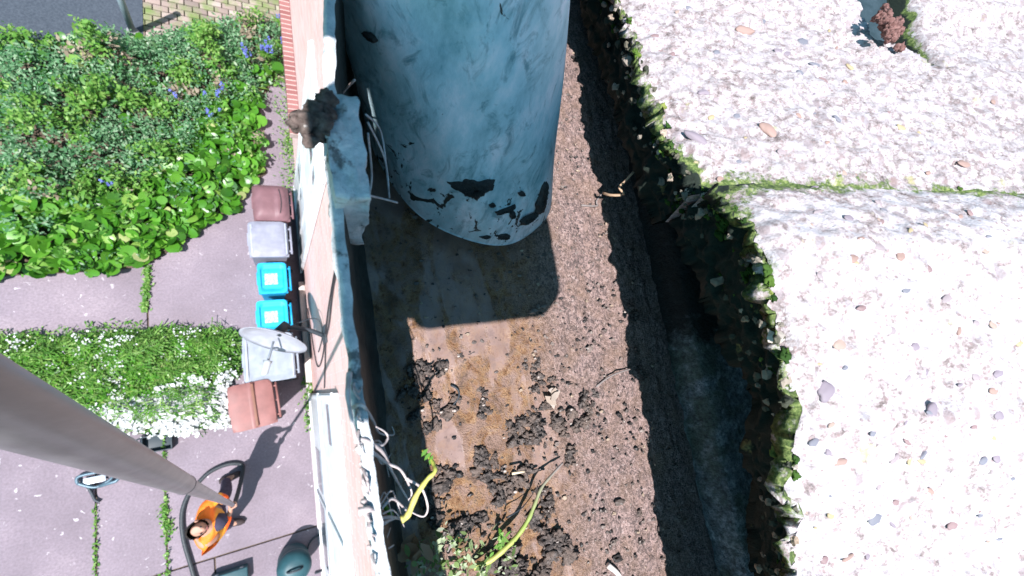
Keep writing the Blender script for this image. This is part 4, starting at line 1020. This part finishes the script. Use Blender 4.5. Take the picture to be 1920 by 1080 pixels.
# pale roots
rootm = noisy('pale_root', (.38, .3, .29), (.72, .64, .62), 300, .8, .0003)
root = thing('root_tangle', 'tangle of pale bare roots spilling over the front lip into the gutter', 'roots', at(690, 900, FZ+.075))
def rt(pts, r_=.00045, par=root, mat=rootm, nm='root'):
    ps = curve([at(x, y, FZ+h) for x, y, h in pts], 6); n = len(ps)
    m = MB(); m.tube(ps, [r_*(1.1-.7*i/n)*(1+.1*math.sin(i*1.3))*(.62 if nm == 'root' else .85) for i in range(n)], 8); build(nm, m, mat, par)
z0 = .078
rt([(655, 700, z0), (652, 740, .081), (660, 790, .08), (668, 830, z0)], .0009)
rt([(660, 765, z0), (680, 760, .08), (700, 790, .07), (712, 812, .06), (738, 815, .05), (735, 800, .05)], .0006)
rt([(665, 825, z0), (690, 828, .078), (718, 850, .07), (735, 885, .06), (752, 915, .05), (770, 945, .042)], .00085)
rt([(668, 840, z0), (700, 850, .075), (725, 868, .066), (750, 880, .06), (765, 905, .054), (772, 925, .05), (765, 938, .05)], .0007)
rt([(690, 828, .077), (715, 835, .072), (727, 822, .07), (722, 810, .07), (705, 800, .074)], .0005)
rt([(762, 898, .056), (790, 915, .05), (802, 950, .045), (795, 968, .044), (775, 962, .046), (760, 950, .05)], .0006)
rt([(680, 940, z0), (700, 950, .075), (708, 965, .072), (718, 950, .07), (735, 935, .068), (750, 945, .062), (765, 960, .055)], .0008)
rt([(685, 960, z0), (705, 972, .075), (735, 970, .066), (755, 974, .058)], .0009)
rt([(708, 995, .076), (722, 980, .072), (745, 970, .062)], .0007)
rt([(690, 1025, z0), (710, 1030, .072), (728, 1028, .066), (738, 1022, .062)], .0005)
rt([(672, 960, .079), (690, 955, .079), (700, 960, .077), (690, 970, .078)], .0011)
rt([(660, 720, .079), (672, 735, .079), (680, 720, .076)], .0005)
for i in range(9):
    y_ = rnd.uniform(740, 1000); x_ = 655+(y_-700)*.12; a_ = rnd.uniform(20, 70); rt([(x_, y_, z0), (x_+a_*.4, y_+rnd.uniform(-18, 18), .074), (x_+a_*.8, y_+rnd.uniform(-25, 30), .066), (x_+a_*1.1, y_+rnd.uniform(-10, 50), .06)], .0004)
for i in range(14):
    y_ = rnd.uniform(700, 1060); x_ = 650+(y_-600)*.11; rt([(x_, y_, z0), (x_+rnd.uniform(-3, 8), y_+rnd.uniform(10, 25), .08), (x_+rnd.uniform(4, 14), y_+rnd.uniform(20, 45), .078)], .0005)
shm = NT('green_shoot', .45, .4); sx = shm.n('ShaderNodeSeparateXYZ'); shm.l(shm.tc, sx.inputs[0])
shm.color(shm.ramp(shm.math('ADD', shm.math('MULTIPLY', sx.outputs[1], 40), .35), [(.2, (.6, .55, .16)), (.55, (.42, .5, .07)), (.9, (.1, .36, .03))]))
sh = thing('plant_shoot', 'thick yellow green shoot bending up out of the pale roots', 'plant shoot', at(790, 890, FZ+.06))
rt([(752, 975, .062), (765, 965, .062), (780, 930, .062), (800, 900, .062), (815, 884, .062), (812, 868, .06), (803, 855, .058), (792, 844, .055)], .0009, sh, shm.m, 'stem')
m = MB()
for k in range(3): leaf(m, at(808-k*6, 862-k*7, FZ+.0595), .0013, rnd.uniform(0, 6), .3, .2, .5, 'oval')
build('leaf_sheath', m, yell, sh)
sh2 = thing('plant_shoot', 'fainter dark green shoot in the shade behind the pale roots', 'plant shoot', at(712, 930, FZ+.05))
rt([(735, 968, .055), (722, 950, .054), (708, 930, .05), (700, 905, .046), (700, 882, .044)], .0007, sh2, green, 'stem')
# curved stem on the floor
stm_ = NT('curved_stem', .5, .4); sx = stm_.n('ShaderNodeSeparateXYZ'); stm_.l(stm_.tc, sx.inputs[0])
stm_.color(stm_.ramp(stm_.math('ADD', stm_.math('MULTIPLY', sx.outputs[1], 22), .5), [(.2, (.42, .4, .12)), (.45, (.25, .33, .07)), (.62, (.3, .32, .16)), (.78, (.32, .27, .25)), (1, (.2, .18, .18))]))
cs = thing('curved_stem', 'long curved green to grey plant stem arching over the lower gutter floor', 'plant stem', fl(990, 950))
rt([(888, 1064, .004), (920, 1050, .006), (945, 1030, .008), (970, 1005, .009), (990, 975, .010), (1003, 945, .010), (1015, 915, .009), (1035, 890, .007), (1055, 868, .004)], .0013, cs, stm_.m, 'stem')
m = MB()
for i in range(16):
    p = fl(938+rnd.gauss(0, 9), 1020+rnd.gauss(0, 10), .008); leaf(m, p, rnd.uniform(.001, .0022), rnd.uniform(0, 6.3), rnd.uniform(-.5, .5), rnd.uniform(-.5, .5), rnd.uniform(.4, 1), 'oval')
build('bud_leaves', m, yell, cs)
rt([(950, 970, .004), (955, 968, .006), (975, 955, .006), (985, 945, .005), (1000, 925, .003)], .0004, cs, blk, 'dark_fibre')
# dry twigs
tw = plain('dry_twig', (.5, .34, .22), .7); twd = plain('grey_twig', (.22, .19, .18), .7)
def twig(lab, pts, r_, mat):
    m = MB(); ps = [at(x, y, FZ+h) for x, y, h in pts]; m.tube(curve(ps, 3), [r_*(1.1-.4*i/(3*len(ps))) for i in range(3*(len(ps)-1)+1)], 8)
    tag(build('twig', m, mat, loc=ps[0]), lab, 'twig', 'dry twigs lying in the gutter')
twig('kinked tan twig poking out of the shade above the ledge', [(1132, 362, .012), (1145, 366, .018), (1170, 364, .024), (1161, 352, .026), (1172, 340, .028), (1188, 322, .032)], .0007, tw)
twig('dark bent twig touching the tan one on the lit floor', [(1090, 385, .001), (1120, 386, .001), (1118, 378, .001), (1132, 358, .002)], .0005, twd)
twig('thin straight grey twig below the middle of the gutter floor', [(1118, 725, .001), (1140, 708, .002), (1165, 697, .003), (1190, 690, .002)], .00045, twd)
twig('loop of dark fibre on the tan silt beside the shade', [(845, 722, .001), (858, 730, .002), (860, 745, .002), (845, 765, .001)], .0004, blk)
twig('pale straw splinter stuck in the black silt heap', [(960, 888, .006), (983, 884, .006)], .0005, plain('straw', (.7, .58, .4), .7))
twig('long brown twig across the lower shaded front', [(860, 1000, .003), (850, 1015, .003), (838, 1035, .002)], .0006, twd)
twig('pale forked straw at the bottom right of the gutter floor', [(1140, 1060, .002), (1155, 1072, .002), (1165, 1085, .002)], .0012, plain('pale_straw', (.7, .64, .6), .7))
# bottom seedlings and fallen leaves
sd = MB(); dl = MB()
for i in range(230):
    px = rnd.gauss(850, 60); py = rnd.gauss(1045, 28)
    if not (762 < px < 970) or py < 975: continue
    p = fl(px, py, rnd.uniform(.002, .012)); leaf(sd, p, rnd.uniform(.0008, .0022), rnd.uniform(0, 6.3), rnd.uniform(-.9, .9), rnd.uniform(-.7, .7), rnd.uniform(.2, 1), rnd.choice(('oval', 'oval', 'blade')))
for px, py in [(830, 1012), (850, 1020), (858, 1035), (822, 1030), (870, 1060), (905, 1075)]:
    p = fl(px, py, .01)
    for k in range(5): leaf(sd, p, .0016, k*1.3+px, .5, 0, rnd.uniform(.5, 1), 'oval')
tag(build('seedlings', sd, leafmat('seedling_leaf', [(0, (.06, .14, .03)), (.5, (.25, .36, .12)), (1, (.62, .68, .5))], .6)), 'tiny pale green seedlings sprouting at the bottom of the gutter floor', 'seedlings', kind='stuff')
q = fl(775, 1045, .008); m = MB()
for k in range(7): leaf(m, q+Vector((rnd.gauss(0, .003), rnd.gauss(0, .003), rnd.gauss(0, .0008))), .0042, k*.9, rnd.uniform(-.3, .3), rnd.uniform(-.3, .3), rnd.random(), 'oval', .3)
tag(build('dead_leaf', m, leafmat('orange_leaf', [(0, (.3, .13, .06)), (1, (.6, .38, .25))], .7), loc=q), 'crumpled orange brown dead leaf at the bottom left of the gutter', 'dead leaf')
q = fl(1030, 740, .002); m = MB()
for k in range(5): leaf(m, q+Vector((rnd.gauss(0, .0018), rnd.gauss(0, .0018), .0006*k)), .0036, k*1.3, rnd.uniform(-.2, .2), rnd.uniform(-.2, .2), rnd.random(), 'oval', .2)
tag(build('dead_leaf', m, leafmat('pale_leaf', [(0, (.5, .38, .3)), (1, (.72, .62, .55))], .7), loc=q), 'torn pale beige leaf lying at the top right of the big silt heap', 'dead leaf')
# hair-like fibres between the joint block and the nozzle
fb = MB()
for a, b_, c_ in [((686, 215), (715, 250), (728, 350)), ((690, 230), (722, 300), (730, 372)), ((664, 330), (672, 385), (640, 388)), ((684, 365), (715, 372), (745, 380)), ((690, 250), (697, 330), (690, 380)), ((665, 150), (650, 165), (640, 178))]:
    fb.tube(curve([at(*a, FZ+.075), at(*b_, FZ+.06), at(*c_, FZ+.055)]), .0003, 6)
tag(build('dry_fibres', fb, rootm), 'thin dry fibres strung between the lip block and the nozzle', 'fibres')

# =================================================================== CAMERA HOUSING (casts its shadow over the nozzle)
hz = H+.03; off = Vector((.42, .38))*(.17+.03)
hx0, hx1, hy0, hy1 = .048-off.x, .1175-off.x, .0135-off.y, .24-off.y
hs = thing('inspection_camera', 'black camera housing clamped on the pole head above the gutter', 'camera', ((hx0+hx1)/2, (hy0+hy1)/2, hz))
m = MB(); m.box(hx0, hx1, hy0, hy1, hz, hz+.03, b=.008); build('housing', m, plain('camera_black', (.03, .03, .035), .5), hs)
m = MB(); m.box(.0425-off.x, hx0+.006, .018-off.y, .095-off.y, hz+.002, hz+.026, b=.006); build('lip_shade_box', m, plain('lip_box_black', (.035, .035, .04), .4), hs)  # unseen box added beside the housing to keep sun off the lip
m = MB(); m.box(.027-off.x, hx0+.006, .106-off.y, .235-off.y, hz+.002, hz+.024, b=.005); build('nozzle_shade_box', m, plain('nozzle_box_dark', (.05, .05, .055), .4), hs)  # another unseen box, added to shade the left side of the nozzle
m = MB(); m.tube([((hx0+hx1)/2, hy1-.02, hz+.03), ((hx0+hx1)/2, hy1-.02, hz+.08)], .012, 12); build('clamp', m, galv, hs)
